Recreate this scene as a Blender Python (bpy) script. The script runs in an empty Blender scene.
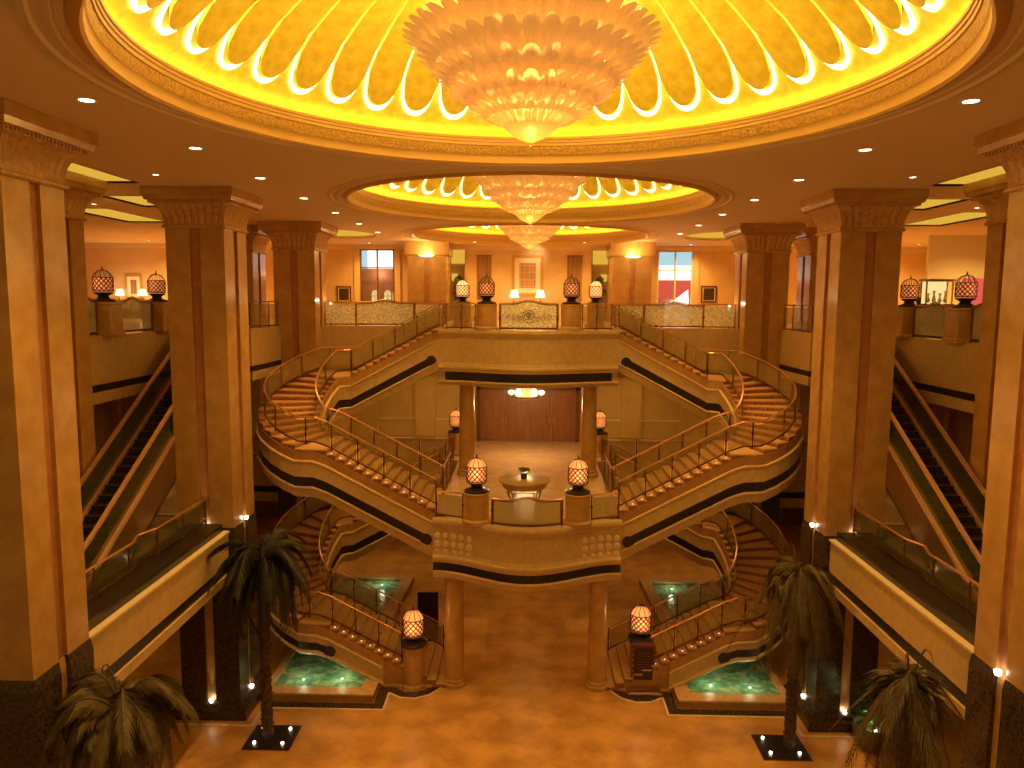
import bpy, bmesh, math, random
from mathutils import Vector, Matrix
from mathutils.geometry import tessellate_polygon, delaunay_2d_cdt
random.seed(7)
PI = math.pi
col = bpy.context.scene.collection
scene = bpy.context.scene

# ------------------------------------------------------------------ materials
def _nodes(name):
    m = bpy.data.materials.new(name); m.use_nodes = True
    nt = m.node_tree; nt.nodes.clear()
    out = nt.nodes.new('ShaderNodeOutputMaterial')
    return m, nt, out
def pbr(name, c, rough=.5, metal=0., c2=None, scale=3., detail=4., bump=0., coat=0., lo=.35, hi=.65, bscale=None, stretch=None):
    m, nt, out = _nodes(name)
    b = nt.nodes.new('ShaderNodeBsdfPrincipled'); nt.links.new(b.outputs[0], out.inputs[0])
    b.inputs['Base Color'].default_value = (*c, 1); b.inputs['Roughness'].default_value = rough
    b.inputs['Metallic'].default_value = metal; b.inputs['Coat Weight'].default_value = coat
    b.inputs['Coat Roughness'].default_value = .12
    if c2 or bump:
        tc = nt.nodes.new('ShaderNodeTexCoord'); src = tc.outputs['Object']
        if stretch:
            mp = nt.nodes.new('ShaderNodeMapping'); mp.inputs['Scale'].default_value = stretch
            nt.links.new(src, mp.inputs[0]); src = mp.outputs[0]
        n = nt.nodes.new('ShaderNodeTexNoise'); n.inputs['Scale'].default_value = scale; n.inputs['Detail'].default_value = detail
        nt.links.new(src, n.inputs['Vector'])
        if c2:
            r = nt.nodes.new('ShaderNodeValToRGB'); r.color_ramp.elements[0].position = lo; r.color_ramp.elements[1].position = hi
            r.color_ramp.elements[0].color = (*c, 1); r.color_ramp.elements[1].color = (*c2, 1)
            nt.links.new(n.outputs['Fac'], r.inputs[0]); nt.links.new(r.outputs[0], b.inputs['Base Color'])
        if bump:
            n2 = n
            if bscale:
                n2 = nt.nodes.new('ShaderNodeTexNoise'); n2.inputs['Scale'].default_value = bscale
                nt.links.new(src, n2.inputs['Vector'])
            bp = nt.nodes.new('ShaderNodeBump'); bp.inputs['Strength'].default_value = bump; bp.inputs['Distance'].default_value = .05
            nt.links.new(n2.outputs['Fac'], bp.inputs['Height']); nt.links.new(bp.outputs[0], b.inputs['Normal'])
    return m
def emis(name, c, s):
    m, nt, out = _nodes(name)
    e = nt.nodes.new('ShaderNodeEmission'); e.inputs[0].default_value = (*c, 1); e.inputs[1].default_value = s
    nt.links.new(e.outputs[0], out.inputs[0]); return m
def glow(name, c, ec, s, rough=.25):
    m, nt, out = _nodes(name)
    b = nt.nodes.new('ShaderNodeBsdfPrincipled'); nt.links.new(b.outputs[0], out.inputs[0])
    b.inputs['Base Color'].default_value = (*c, 1); b.inputs['Roughness'].default_value = rough
    b.inputs['Emission Color'].default_value = (*ec, 1); b.inputs['Emission Strength'].default_value = s
    return m
def glassy(name, c, fac, rough=.1, etch=False, scale=9.):
    m, nt, out = _nodes(name)
    t = nt.nodes.new('ShaderNodeBsdfTransparent'); t.inputs[0].default_value = (.96, .93, .86, 1)
    b = nt.nodes.new('ShaderNodeBsdfPrincipled'); b.inputs['Base Color'].default_value = (*c, 1); b.inputs['Roughness'].default_value = rough
    mx = nt.nodes.new('ShaderNodeMixShader'); mx.inputs[0].default_value = fac
    nt.links.new(t.outputs[0], mx.inputs[1]); nt.links.new(b.outputs[0], mx.inputs[2]); nt.links.new(mx.outputs[0], out.inputs[0])
    if etch:
        tc = nt.nodes.new('ShaderNodeTexCoord'); w = nt.nodes.new('ShaderNodeTexWave'); w.wave_type = 'RINGS'
        w.inputs['Scale'].default_value = 4.5; w.inputs['Distortion'].default_value = scale; w.inputs['Detail'].default_value = 2
        r = nt.nodes.new('ShaderNodeMapRange'); r.inputs[1].default_value = .3; r.inputs[2].default_value = .8
        r.inputs[3].default_value = fac * .8; r.inputs[4].default_value = min(1, fac * 1.3)
        nt.links.new(tc.outputs['Object'], w.inputs['Vector']); nt.links.new(w.outputs['Fac'], r.inputs[0]); nt.links.new(r.outputs[0], mx.inputs[0])
    return m
def floor_mat():
    m, nt, out = _nodes('amber_marble_floor')
    b = nt.nodes.new('ShaderNodeBsdfPrincipled'); nt.links.new(b.outputs[0], out.inputs[0])
    tc = nt.nodes.new('ShaderNodeTexCoord'); mp = nt.nodes.new('ShaderNodeMapping')
    mp.inputs['Rotation'].default_value = (0, 0, PI / 4); mp.inputs['Location'].default_value = (.3, .1, .05); nt.links.new(tc.outputs['Object'], mp.inputs[0])
    ch = nt.nodes.new('ShaderNodeTexChecker'); ch.inputs['Scale'].default_value = 1.55; nt.links.new(mp.outputs[0], ch.inputs['Vector'])
    ch.inputs[1].default_value = (.72, .38, .125, 1); ch.inputs[2].default_value = (.54, .26, .075, 1)
    n = nt.nodes.new('ShaderNodeTexNoise'); n.inputs['Scale'].default_value = .9; n.inputs['Detail'].default_value = 9; nt.links.new(tc.outputs['Object'], n.inputs['Vector'])
    r = nt.nodes.new('ShaderNodeValToRGB'); r.color_ramp.elements[0].color = (.52, .24, .06, 1); r.color_ramp.elements[1].color = (.80, .44, .145, 1)
    r.color_ramp.elements[0].position = .38; r.color_ramp.elements[1].position = .62
    nt.links.new(n.outputs['Fac'], r.inputs[0])
    mx = nt.nodes.new('ShaderNodeMixRGB'); mx.inputs[0].default_value = .72
    nt.links.new(ch.outputs[0], mx.inputs[1]); nt.links.new(r.outputs[0], mx.inputs[2]); nt.links.new(mx.outputs[0], b.inputs['Base Color'])
    b.inputs['Roughness'].default_value = .33
    return m
def water_mat():
    m, nt, out = _nodes('pool_water')
    b = nt.nodes.new('ShaderNodeBsdfPrincipled'); nt.links.new(b.outputs[0], out.inputs[0])
    tc = nt.nodes.new('ShaderNodeTexCoord'); n = nt.nodes.new('ShaderNodeTexNoise'); n.inputs['Scale'].default_value = 3.2; n.inputs['Detail'].default_value = 10
    n.inputs['Distortion'].default_value = .6
    nt.links.new(tc.outputs['Object'], n.inputs['Vector'])
    r = nt.nodes.new('ShaderNodeValToRGB'); e = r.color_ramp.elements
    e[0].position = .36; e[0].color = (.12, .27, .17, 1); e[1].position = .64; e[1].color = (.50, .62, .38, 1)
    k = e.new(.5); k.color = (.22, .40, .26, 1)
    nt.links.new(n.outputs['Fac'], r.inputs[0]); nt.links.new(r.outputs[0], b.inputs['Base Color'])
    b.inputs['Roughness'].default_value = .12
    n2 = nt.nodes.new('ShaderNodeTexNoise'); n2.inputs['Scale'].default_value = 7; nt.links.new(tc.outputs['Object'], n2.inputs['Vector'])
    bp = nt.nodes.new('ShaderNodeBump'); bp.inputs['Strength'].default_value = .35; bp.inputs['Distance'].default_value = .05
    nt.links.new(n2.outputs['Fac'], bp.inputs['Height']); nt.links.new(bp.outputs[0], b.inputs['Normal'])
    return m
def brick_mat(name, c1, c2, cm, scale, rough=.5):
    m, nt, out = _nodes(name)
    b = nt.nodes.new('ShaderNodeBsdfPrincipled'); nt.links.new(b.outputs[0], out.inputs[0]); b.inputs['Roughness'].default_value = rough
    tc = nt.nodes.new('ShaderNodeTexCoord'); mp = nt.nodes.new('ShaderNodeMapping'); mp.inputs['Rotation'].default_value = (PI / 2, 0, 0)
    nt.links.new(tc.outputs['Object'], mp.inputs[0])
    k = nt.nodes.new('ShaderNodeTexBrick'); k.inputs['Scale'].default_value = scale; k.offset = 0
    k.inputs['Color1'].default_value = (*c1, 1); k.inputs['Color2'].default_value = (*c2, 1); k.inputs['Mortar'].default_value = (*cm, 1)
    k.inputs['Mortar Size'].default_value = .03; k.inputs['Brick Width'].default_value = .9; k.inputs['Row Height'].default_value = 1.4
    nt.links.new(mp.outputs[0], k.inputs['Vector']); nt.links.new(k.outputs[0], b.inputs['Base Color'])
    return m

M = {}
M['floor'] = floor_mat()
M['floor_up'] = pbr('cream_marble_floor', (.72, .50, .27), .3, c2=(.58, .36, .17), scale=2.)
M['stone'] = pbr('amber_marble', (.49, .275, .085), .24, c2=(.60, .355, .12), scale=2.2, detail=8, coat=.25)
M['capstone'] = pbr('carved_gilt_stone', (.52, .30, .11), .38, metal=.15, c2=(.66, .42, .17), scale=9)
M['inlay'] = pbr('rust_marble_inlay', (.44, .19, .075), .3, c2=(.52, .25, .1), scale=4)
M['granite'] = pbr('dark_granite', (.035, .022, .014), .22, c2=(.10, .06, .035), scale=14, detail=6)
M['black'] = pbr('black_marble', (.028, .02, .017), .28)
M['cream'] = pbr('cream_plaster', (.68, .49, .235), .55, c2=(.60, .42, .19), scale=5, bump=.15, bscale=14)
M['creamlt'] = pbr('pale_cream_moulding', (.82, .64, .40), .5)
M['wall'] = pbr('warm_painted_wall', (.80, .56, .28), .7, c2=(.74, .50, .24), scale=1.2)
M['wallgreen'] = pbr('olive_cream_wall', (.68, .48, .14), .7, c2=(.60, .42, .12), scale=1.5)
M['ceiling'] = pbr('ceiling_plaster', (.78, .60, .38), .8)
M['gold'] = pbr('gold_leaf', (.95, .77, .10), .45, metal=.1, c2=(.82, .60, .05), scale=5, detail=8, bump=.3)
M['goldrim'] = pbr('gilded_moulding', (.66, .38, .09), .42, metal=.35, c2=(.42, .22, .045), scale=22, bump=.5)
M['goldplain'] = pbr('plain_gilt', (.62, .36, .10), .4, metal=.3)
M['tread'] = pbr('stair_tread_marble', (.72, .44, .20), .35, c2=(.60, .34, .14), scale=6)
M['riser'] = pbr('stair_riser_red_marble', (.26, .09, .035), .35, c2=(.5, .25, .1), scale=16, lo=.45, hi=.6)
M['edge'] = pbr('brown_stone_edge', (.50, .27, .10), .4, c2=(.42, .21, .075), scale=5)
M['brass'] = pbr('polished_copper_rail', (.62, .33, .16), .3, metal=.7)
M['copper'] = pbr('bright_copper_rail', (.80, .47, .24), .38, metal=.35)
M['bronze'] = pbr('dark_bronze', (.20, .085, .04), .35, metal=.7)
M['glass'] = glassy('clear_rail_glass', (.50, .36, .14), .36, .2)
M['etched'] = glassy('etched_rail_glass', (1, .97, .86), .78, .5, True, 14)
M['frost'] = glassy('frosted_rail_glass', (.62, .52, .24), .6, .35)
M['darkglass'] = glassy('smoked_green_glass', (.10, .10, .04), .5, .1)
M['shade'] = glow('lit_amber_lampshade', (.8, .4, .2), (1, .33, .08), 1.15)
M['shadehot'] = glow('bright_lit_lampshade', (.9, .5, .3), (1, .48, .15), 1.7)
M['shadedim'] = glow('softly_lit_lampshade', (.7, .35, .2), (1, .32, .09), .6)
M['lattice'] = pbr('rust_lattice', (.16, .045, .02), .4, metal=.4)
M['wood'] = pbr('dark_polished_wood', (.22, .085, .03), .3, c2=(.15, .055, .02), scale=3, stretch=(1, 1, .2))
M['doorwood'] = pbr('panelled_door_wood', (.36, .15, .055), .35, c2=(.27, .105, .035), scale=2.5, stretch=(3, 1, .3))
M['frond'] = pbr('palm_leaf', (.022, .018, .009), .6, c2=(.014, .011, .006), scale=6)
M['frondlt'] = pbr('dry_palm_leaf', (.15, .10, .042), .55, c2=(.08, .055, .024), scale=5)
M['trunk'] = pbr('palm_bark', (.13, .065, .03), .8, c2=(.05, .025, .012), scale=9, bump=.8)
M['water'] = water_mat()
def chmat(name, c, ec, s, tr):
    m = glow(name, c, ec, s, .2); nt = m.node_tree; out = [n for n in nt.nodes if n.type == 'OUTPUT_MATERIAL'][0]; b = [n for n in nt.nodes if n.type == 'BSDF_PRINCIPLED'][0]
    t = nt.nodes.new('ShaderNodeBsdfTransparent'); t.inputs[0].default_value = (1, .62, .28, 1); mx = nt.nodes.new('ShaderNodeMixShader'); mx.inputs[0].default_value = 1 - tr
    nt.links.new(t.outputs[0], mx.inputs[1]); nt.links.new(b.outputs[0], mx.inputs[2]); nt.links.new(mx.outputs[0], out.inputs[0]); return m
M['chglass'] = chmat('amber_chandelier_glass', (.95, .64, .2), (1, .58, .15), .24, .08)
M['chglass2'] = chmat('deep_amber_chandelier_glass', (.95, .60, .18), (1, .52, .13), .27, .08)
M['bulb'] = emis('warm_bulb', (1, .78, .4), 9)
M['strip'] = emis('cove_led_strip', (1, .82, .34), 4.5)
M['ringlamp'] = emis('cove_ring_lamp', (1, .76, .14), 18)
M['coffer'] = emis('lit_coffer_panel', (1, .56, .06), .8)
M['downlight'] = emis('downlight_lens', (1, .80, .5), 9)
M['uplight'] = emis('uplight_lens', (1, .85, .6), 14)
M['trimwhite'] = pbr('downlight_rim', (.8, .7, .5), .4)
M['esc_step'] = pbr('escalator_step_metal', (.10, .075, .05), .4, metal=.5, c2=(.05, .035, .025), scale=20)
M['esc_side'] = pbr('escalator_cladding', (.30, .165, .07), .2, metal=.5)
M['white'] = emis('daylight_white', (.92, .95, 1), 2.2)
M['sky'] = emis('daylight_blue', (.42, .72, .95), 1.3)
M['redlit'] = emis('backlit_red', (1, .13, .10), .85)
M['shop'] = emis('lit_shop_shelf', (1, .80, .30), 1.0)
M['brownshop'] = pbr('shopfront_timber', (.35, .15, .08), .5)
M['palewall'] = pbr('pale_partition', (.82, .76, .52), .75)
M['green'] = pbr('green_leaves', (.04, .13, .03), .5, c2=(.1, .22, .04), scale=8)
M['pot'] = pbr('glazed_dark_pot', (.13, .085, .05), .3)
M['canvas'] = brick_mat('painted_squares', (.75, .25, .1), (.35, .30, .16), (.85, .65, .3), 3.5)
M['mat'] = pbr('cream_picture_mount', (.9, .78, .5), .6)
M['tapestry'] = pbr('striped_tapestry', (.42, .24, .12), .8, c2=(.24, .12, .06), scale=9, stretch=(3, 1, .1))
M['tablestone'] = pbr('table_top_wood', (.55, .38, .14), .3, c2=(.45, .30, .1), scale=4)
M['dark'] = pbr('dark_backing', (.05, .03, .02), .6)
M['midwall'] = pbr('brown_panelling', (.33, .17, .075), .45, c2=(.26, .13, .055), scale=3)
M['cloth'] = pbr('dark_clothing', (.03, .025, .03), .8)
M['uplight_green'] = emis('pool_lens', (.8, 1, .6), 3)
M['skin'] = pbr('skin', (.55, .3, .18), .6)

M['bulb_step'] = emis('step_light_lens', (1, .50, .18), 3)
M['lampwhite'] = emis('lit_cream_lampshade', (1, .76, .40), 3)
M['clear'] = glassy('door_glass', (.4, .4, .4), .06, .05)
M['pale_orn'] = pbr('pale_crystal', (.9, .85, .7), .15)
M['shadehot2'] = M['shadehot']

# ------------------------------------------------------------------ mesh helper
class MB:
    def __init__(s): s.v = []; s.f = []; s.mi = []
    def add(s, vs, fs, mi=0):
        o = len(s.v); s.v += [tuple(p) for p in vs]
        for f in fs: s.f.append([o + i for i in f]); s.mi.append(mi)
    def box(s, x0, x1, y0, y1, z0, z1, mi=0):
        v = [(x, y, z) for z in (z0, z1) for y in (y0, y1) for x in (x0, x1)]
        s.add(v, [(0, 2, 3, 1), (4, 5, 7, 6), (0, 1, 5, 4), (2, 6, 7, 3), (0, 4, 6, 2), (1, 3, 7, 5)], mi)
    def prism(s, poly, z0, z1, mi=0, holes=()):
        loops = [list(poly)] + [list(h) for h in holes]
        flat = [p for L in loops for p in L]; n = len(flat)
        if holes:
            def area(L): return sum(L[i - 1][0] * L[i][1] - L[i][0] * L[i - 1][1] for i in range(len(L)))
            loops = [loops[0] if area(loops[0]) > 0 else loops[0][::-1]] + [L if area(L) < 0 else L[::-1] for L in loops[1:]]
            flat = [p for L in loops for p in L]
            def inside(px, py, L):
                r = False
                for i in range(len(L)):
                    (x0, y0), (x1, y1) = L[i - 1], L[i]
                    if (y0 > py) != (y1 > py) and px < (x1 - x0) * (py - y0) / (y1 - y0) + x0: r = not r
                return r
            ed = []; o = 0
            for L in loops: ed += [(o + i, o + (i + 1) % len(L)) for i in range(len(L))]; o += len(L)
            res = delaunay_2d_cdt([Vector(p) for p in flat], ed, [], 0, 1e-5)
            vv, ff, orig = res[0], res[2], res[3]
            tri = []
            for f in ff:
                cx = sum(vv[i].x for i in f) / 3; cy = sum(vv[i].y for i in f) / 3
                if inside(cx, cy, loops[0]) and not any(inside(cx, cy, L) for L in loops[1:]): tri.append([orig[i][0] for i in f])
        else: tri = tessellate_polygon([[Vector((x, y, 0)) for x, y in flat]])
        vs = [(x, y, z1) for x, y in flat] + [(x, y, z0) for x, y in flat]
        fs = [tuple(t) for t in tri] + [tuple(n + i for i in t[::-1]) for t in tri]
        o = 0
        for L in loops:
            m = len(L)
            for i in range(m):
                a, b = o + i, o + (i + 1) % m; fs.append((a, b, n + b, n + a))
            o += m
        s.add(vs, fs, mi)
    def lathe(s, prof, c=(0, 0), seg=24, mi=0, a0=0, a1=2 * PI, cap=True, wav=None):
        full = abs(a1 - a0 - 2 * PI) < 1e-6; m = seg if full else seg + 1
        vs = []
        for r, z in prof:
            for i in range(m):
                a = a0 + (a1 - a0) * i / seg; rr = r * (wav(a, r, z) if wav else 1)
                vs.append((c[0] + rr * math.cos(a), c[1] + rr * math.sin(a), z))
        fs = []
        for j in range(len(prof) - 1):
            for i in range(seg):
                b = (i + 1) % m
                fs.append((j * m + i, j * m + b, (j + 1) * m + b, (j + 1) * m + i))
        if cap and full:
            if prof[0][0] > 1e-4: fs.append(tuple(range(m))[::-1])
            if prof[-1][0] > 1e-4: fs.append(tuple((len(prof) - 1) * m + i for i in range(m)))
        s.add(vs, fs, mi)
    def loft(s, rings, mi=0, cap=True, mis=None):
        m = len(rings[0]); vs = [p for r in rings for p in r]; 
        o = len(s.v); s.v += [tuple(p) for p in vs]
        for j in range(len(rings) - 1):
            for i in range(m):
                b = (i + 1) % m
                s.f.append([o + j * m + i, o + j * m + b, o + (j + 1) * m + b, o + (j + 1) * m + i]); s.mi.append(mis[i] if mis else mi)
        if cap:
            s.f.append([o + i for i in range(m)][::-1]); s.mi.append(mi)
            s.f.append([o + (len(rings) - 1) * m + i for i in range(m)]); s.mi.append(mi)
    def sweep(s, P, prof, mi=0, closed=False, mis=None, cap=True):
        # prof points (u sideways to the left of travel, w up); closed profile
        n = len(P); rings = []
        for i, p in enumerate(P):
            a = P[i - 1] if (i > 0 or closed) else None; b = P[(i + 1) % n] if (i < n - 1 or closed) else None
            d1 = Vector((p[0] - a[0], p[1] - a[1])) if a else None
            d2 = Vector((b[0] - p[0], b[1] - p[1])) if b else None
            if d1 is not None and d1.length > 1e-6: d1.normalize()
            else: d1 = None
            if d2 is not None and d2.length > 1e-6: d2.normalize()
            else: d2 = None
            if d1 is None and d2 is None: d1 = Vector((1, 0))
            d = (d1 or d2) + (d2 or d1)
            if d.length < 1e-4: d = d2 or d1
            d.normalize(); k = max(.45, d.dot(d2 or d1)); nr = Vector((-d.y, d.x)) / k
            rings.append([(p[0] + nr.x * u, p[1] + nr.y * u, p[2] + w) for u, w in prof])
        if closed: rings.append(rings[0])
        s.loft(rings, mi, cap and not closed, mis)
    def tube(s, P, r, seg=6, mi=0):
        rr = r if isinstance(r, (list, tuple)) else [r] * len(P)
        rings = []
        for i, p in enumerate(P):
            p = Vector(p); a = Vector(P[max(0, i - 1)]); b = Vector(P[min(len(P) - 1, i + 1)])
            d = (b - a).normalized(); up = Vector((0, 0, 1)) if abs(d.z) < .95 else Vector((1, 0, 0))
            u = d.cross(up).normalized(); w = u.cross(d)
            rings.append([tuple(p + (u * math.cos(2 * PI * k / seg) + w * math.sin(2 * PI * k / seg)) * rr[i]) for k in range(seg)])
        s.loft(rings, mi)
    def build(s, name, mats, parent=None, smooth=False, loc=None):
        me = bpy.data.meshes.new(name)
        if loc: s.v = [(x - loc[0], y - loc[1], z - loc[2]) for x, y, z in s.v]
        me.from_pydata(s.v, [], s.f)
        for m in (mats if isinstance(mats, (list, tuple)) else [mats]): me.materials.append(M[m])
        for p, mi in zip(me.polygons, s.mi): p.material_index = mi
        bm = bmesh.new(); bm.from_mesh(me); bmesh.ops.recalc_face_normals(bm, faces=bm.faces)
        if smooth:
            for f in bm.faces: f.smooth = True
            for e in bm.edges:
                if len(e.link_faces) == 2 and e.calc_face_angle(0) > .7: e.smooth = False
        bm.to_mesh(me); bm.free()
        o = bpy.data.objects.new(name, me); col.objects.link(o)
        if loc: o.location = loc
        if parent is not None:
            o.parent = parent
            if parent.type == 'EMPTY' or True:
                # meshes are written in world coordinates: cancel the parents' offsets
                off = Vector((0, 0, 0)); q = parent
                while q: off += q.location; q = q.parent
                o.location = Vector(loc or (0, 0, 0)) - off
        return o
def tag(o, label=None, cat=None, group=None, kind=None):
    if label: o['label'] = label
    if cat: o['category'] = cat
    if group: o['group'] = group
    if kind: o['kind'] = kind
    return o
def empty(name, loc, label, cat, group=None, kind=None):
    o = bpy.data.objects.new(name, None); col.objects.link(o); o.location = loc
    o.empty_display_size = .2
    return tag(o, label, cat, group, kind)
def struct(o): o['kind'] = 'structure'; return o
def group_node(name, parent, loc=None):
    o = bpy.data.objects.new(name, None); col.objects.link(o); o.parent = parent; return o
def copy_tree(o, parent=None):
    c = o.copy(); col.objects.link(c); c.parent = parent
    for ch in list(o.children): copy_tree(ch, c)
    return c
def light(kind, name, loc, power, color=(1, .55, .2), r=.1, parent=None, to=None, size=None, blend=.6):
    d = bpy.data.lights.new(name, kind); d.energy = power; d.color = color
    if kind in ('POINT', 'SPOT'): d.shadow_soft_size = r
    if kind == 'SPOT': d.spot_size = size or 1.2; d.spot_blend = blend
    o = bpy.data.objects.new(name, d); col.objects.link(o); o.location = loc
    if to is not None: o.rotation_euler = (Vector(to) - Vector(loc)).to_track_quat('-Z', 'Y').to_euler()
    if parent is not None:
        o.parent = parent; q = parent; off = Vector((0, 0, 0))
        while q: off += q.location; q = q.parent
        o.location = Vector(loc) - off
    return o
side_word = {-1: 'left', 1: 'right'}
ordw = ['first', 'second', 'third', 'fourth', 'fifth', 'sixth', 'seventh', 'eighth', 'ninth', 'tenth']
AMB = (1, .55, .13)

# ------------------------------------------------------------------ ground floor, slabs
Z0, Z1, Z2, ZC = 0., 6., 12., 16.35
b = MB(); b.box(-24, 24, 2, 46, -.3, 0); struct(b.build('floor', 'floor'))

def front_curve(yc, bulge, n=28, hw=3.1):
    return [(-hw + 2 * hw * i / n, yc - bulge * (.5 + .5 * math.cos(PI * (-hw + 2 * hw * i / n) / hw))) for i in range(n + 1)]
BF = front_curve(24.05, 1.15); GF = front_curve(29.68, 1.05, hw=3.56)

# middle floor slab: back strip, balcony tongue, side decks
bal = [(x, y + .06) for x, y in BF]
poly = bal + [(3.1, 33.2), (13., 33.2), (13., 24.05), (9.25, 24.05), (9.25, 14.2), (22, 14.2), (22, 42), (-22, 42), (-22, 14.2), (-9.25, 14.2), (-9.25, 24.05), (-13., 24.05), (-13., 33.2), (-3.1, 33.2)]
b = MB(); b.prism(poly, 4.45, 5.98); struct(b.build('floor', ['floor_up']))
# upper floor slab
br = [(x, y + .06) for x, y in GF]
poly = br + [(3.56, 32.8), (10.6, 32.8), (10.6, 28.3), (12.7, 28.3), (12.7, 8), (28, 8), (28, 47), (-28, 47), (-28, 8), (-12.7, 8), (-12.7, 28.3), (-10.6, 28.3), (-10.6, 32.8), (-3.56, 32.8)]
b = MB(); b.prism(poly, 10.2, 11.98); struct(b.build('floor', ['floor_up']))

# fascias ------------------------------------------------------------
def fascia(path, z, b0, b1, bot, side=1, n=[0], band=None):
    """profiled cream fascia with black band hanging from a floor edge; side=+1 when the void is left of travel"""
    n[0] += 1; s = side
    P = [(x, y, z) for x, y in path]
    a = MB()
    h = -b0
    prof = [(-.08, .02), (.16, .02), (.18, -.04), (.18, -.12), (.13, -.17), (.09, -.24), (.03, -.30), (.0, -.36), (.0, -.36 - (h - .36) * .45), (.015, -h + .36), (.06, -h + .26), (.12, -h + .2), (.12, -h + .13), (.07, -h + .08), (.05, -h), (.05, -h), (-.08, -h)]
    a.sweep(P, [(u * s, w) for u, w in prof])
    k = -b1
    prof = [(-.08, -k), (.06, -k), (.10, -k - .03), (.10, -k - .07), (.04, -k - .11), (.0, bot), (-.12, bot), (-.12, -k)]
    a.sweep(P, [(u * s, w) for u, w in prof])
    o = struct(a.build('trim_%d' % n[0], 'cream'))
    a = MB(); a.sweep([(x, y, z) for x, y in path if band is None or abs(x) < band], [(u * s, w) for u, w in [(-.06, -h - .002), (.035, -h - .002), (.035, -k + .002), (-.06, -k + .002)]]); a.build('black_band', 'black', o)
    return o
f1 = fascia(BF, Z1, -1.48, -1.76, -2.02, -1)
f2 = fascia(GF, Z2, -1.66, -2.0, -2.2, -1, band=3.35)
for s in (-1, 1):
    pth = [(s * 3.6, 32.8), (s * 10.6, 32.8)]
    fascia(pth, Z2, -1.65, -1.95, -2.15, s * 1)
    pth = [(s * 10.6, 31.65), (s * 10.6, 28.3), (s * 12.7, 28.3), (s * 12.7, 8)]
    o = fascia(pth, Z2, -1.40, -1.62, -1.95, s * 1)
    fascia([(s * 3.1, 33.2), (s * 13., 33.2)], Z1, -1.28, -1.56, -1.98, s)
    fascia([(s * 9.25, 24.05), (s * 13., 24.05), (s * 13., 33.1)], Z1, -1.28, -1.56, -1.98, -s)
    fascia([(s * 9.25, 22.2), (s * 9.25, 14.75)], Z1, -.95, -1.25, -1.5, s)
# raised scallop relief on the fascias (overlapping tile ornament)
def scallops(parent, pts_normals, rows):
    a = MB()
    for (x, y, nx, ny) in pts_normals:
        for z, r in rows:
            tx, ty = -ny, nx
            ring = [(x + tx * r * math.cos(t) + nx * .015, y + ty * r * math.cos(t) + ny * .015, z + r * 1.1 * math.sin(t)) for t in [2 * PI * i / 10 for i in range(10)]]
            top = [(x + tx * r * .6 * math.cos(t) + nx * .06, y + ty * r * .6 * math.cos(t) + ny * .06, z + r * .66 * math.sin(t)) for t in [2 * PI * i / 10 for i in range(10)]]
            a.loft([ring, top])
    a.build('scallop_relief', 'creamlt', parent, smooth=True)
pn = []
for sgn in (-1, 1):
    for i in range(5):
        x = sgn * (2.95 - i * .27); y = 24.05 - 1.15 * (.5 + .5 * math.cos(PI * x / 3.1)); pn.append((x, y - .01, 0, -1))
scallops(f1, pn, [(5.42, .11), (5.14, .12), (4.88, .1)])

# balcony and bridge soffit linings, ceiling -------------------------
circ = lambda cx, cy, r, n=72: [(cx + r * math.cos(2 * PI * i / n), cy + r * math.sin(2 * PI * i / n)) for i in range(n)]
domes = [(11.9, 6.0), (25.1, 5.85), (37.35, 5.7)]
coffers = [(11.0, 13.3, 18.3, 21.3), (11.5, 13.6, 24.0, 26.7), (15.3, 17.0, 27.3, 32.0), (17.5, 20, 20, 23), (14.6, 16.6, 20.5, 23.5)]
ovals = [(9.6, 37.4, 2.0, 2.6)]
holes = [circ(0, cy, R) for cy, R in domes]
for s in (-1, 1):
    for x0, x1, y0, y1 in coffers: holes.append([(s * x0, y0), (s * x1, y0), (s * x1, y1), (s * x0, y1)])
    for x, y, rx, ry in ovals: holes.append([(s * x + rx * math.cos(2 * PI * i / 40), y + ry * math.sin(2 * PI * i / 40)) for i in range(40)])
b = MB(); b.prism([(-28, 3), (28, 3), (28, 47), (-28, 47)], ZC, ZC + .12, holes=holes)
ceil = struct(b.build('ceiling', 'ceiling'))
for s in (-1, 1):
    for i, (x0, x1, y0, y1) in enumerate(coffers):
        t = empty('ceiling_coffer', (s * (x0 + x1) / 2, (y0 + y1) / 2, ZC), 'recessed yellow lit ceiling coffer over the %s gallery, %s from the front' % (side_word[s], ['first', 'third', 'fourth', 'outermost', 'second'][i]) if i != 3 else 'outermost recessed yellow lit ceiling coffer over the %s gallery' % side_word[s], 'ceiling coffer', 'lit ceiling coffers')
        a = MB(); xa, xb = sorted((s * x0, s * x1))
        a.box(xa - .06, xa, y0 - .06, y1 + .06, ZC + .0, ZC + .06); a.box(xb, xb + .06, y0 - .06, y1 + .06, ZC + .0, ZC + .06)
        a.box(xa, xb, y0 - .06, y0, ZC, ZC + .06); a.box(xa, xb, y1, y1 + .06, ZC, ZC + .06)
        a.build('rim', 'edge', t)
        a = MB(); a.box(xa, xb, y0, y1, ZC + .05, ZC + .1); a.build('lit_panel', 'coffer', t)
    for (x, y, rx, ry) in ovals:
        t = empty('ceiling_recess', (s * x, y, ZC), 'yellow lit oval ceiling recess above the back gallery on the %s' % side_word[s], 'ceiling recess', 'oval ceiling recesses')
        a = MB(); ring = lambda k, z: [(s * x + k * rx * math.cos(2 * PI * i / 40), y + k * ry * math.sin(2 * PI * i / 40), z) for i in range(40)]
        a.loft([ring(1.02, ZC), ring(.96, ZC + .08), ring(1.0, ZC + .16)], cap=False); a.build('recess_wall', 'goldplain', t, True)
        a = MB(); a.loft([ring(1.0, ZC + .15), ring(.95, ZC + .2)]); a.build('lit_panel', 'coffer', t)

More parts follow.
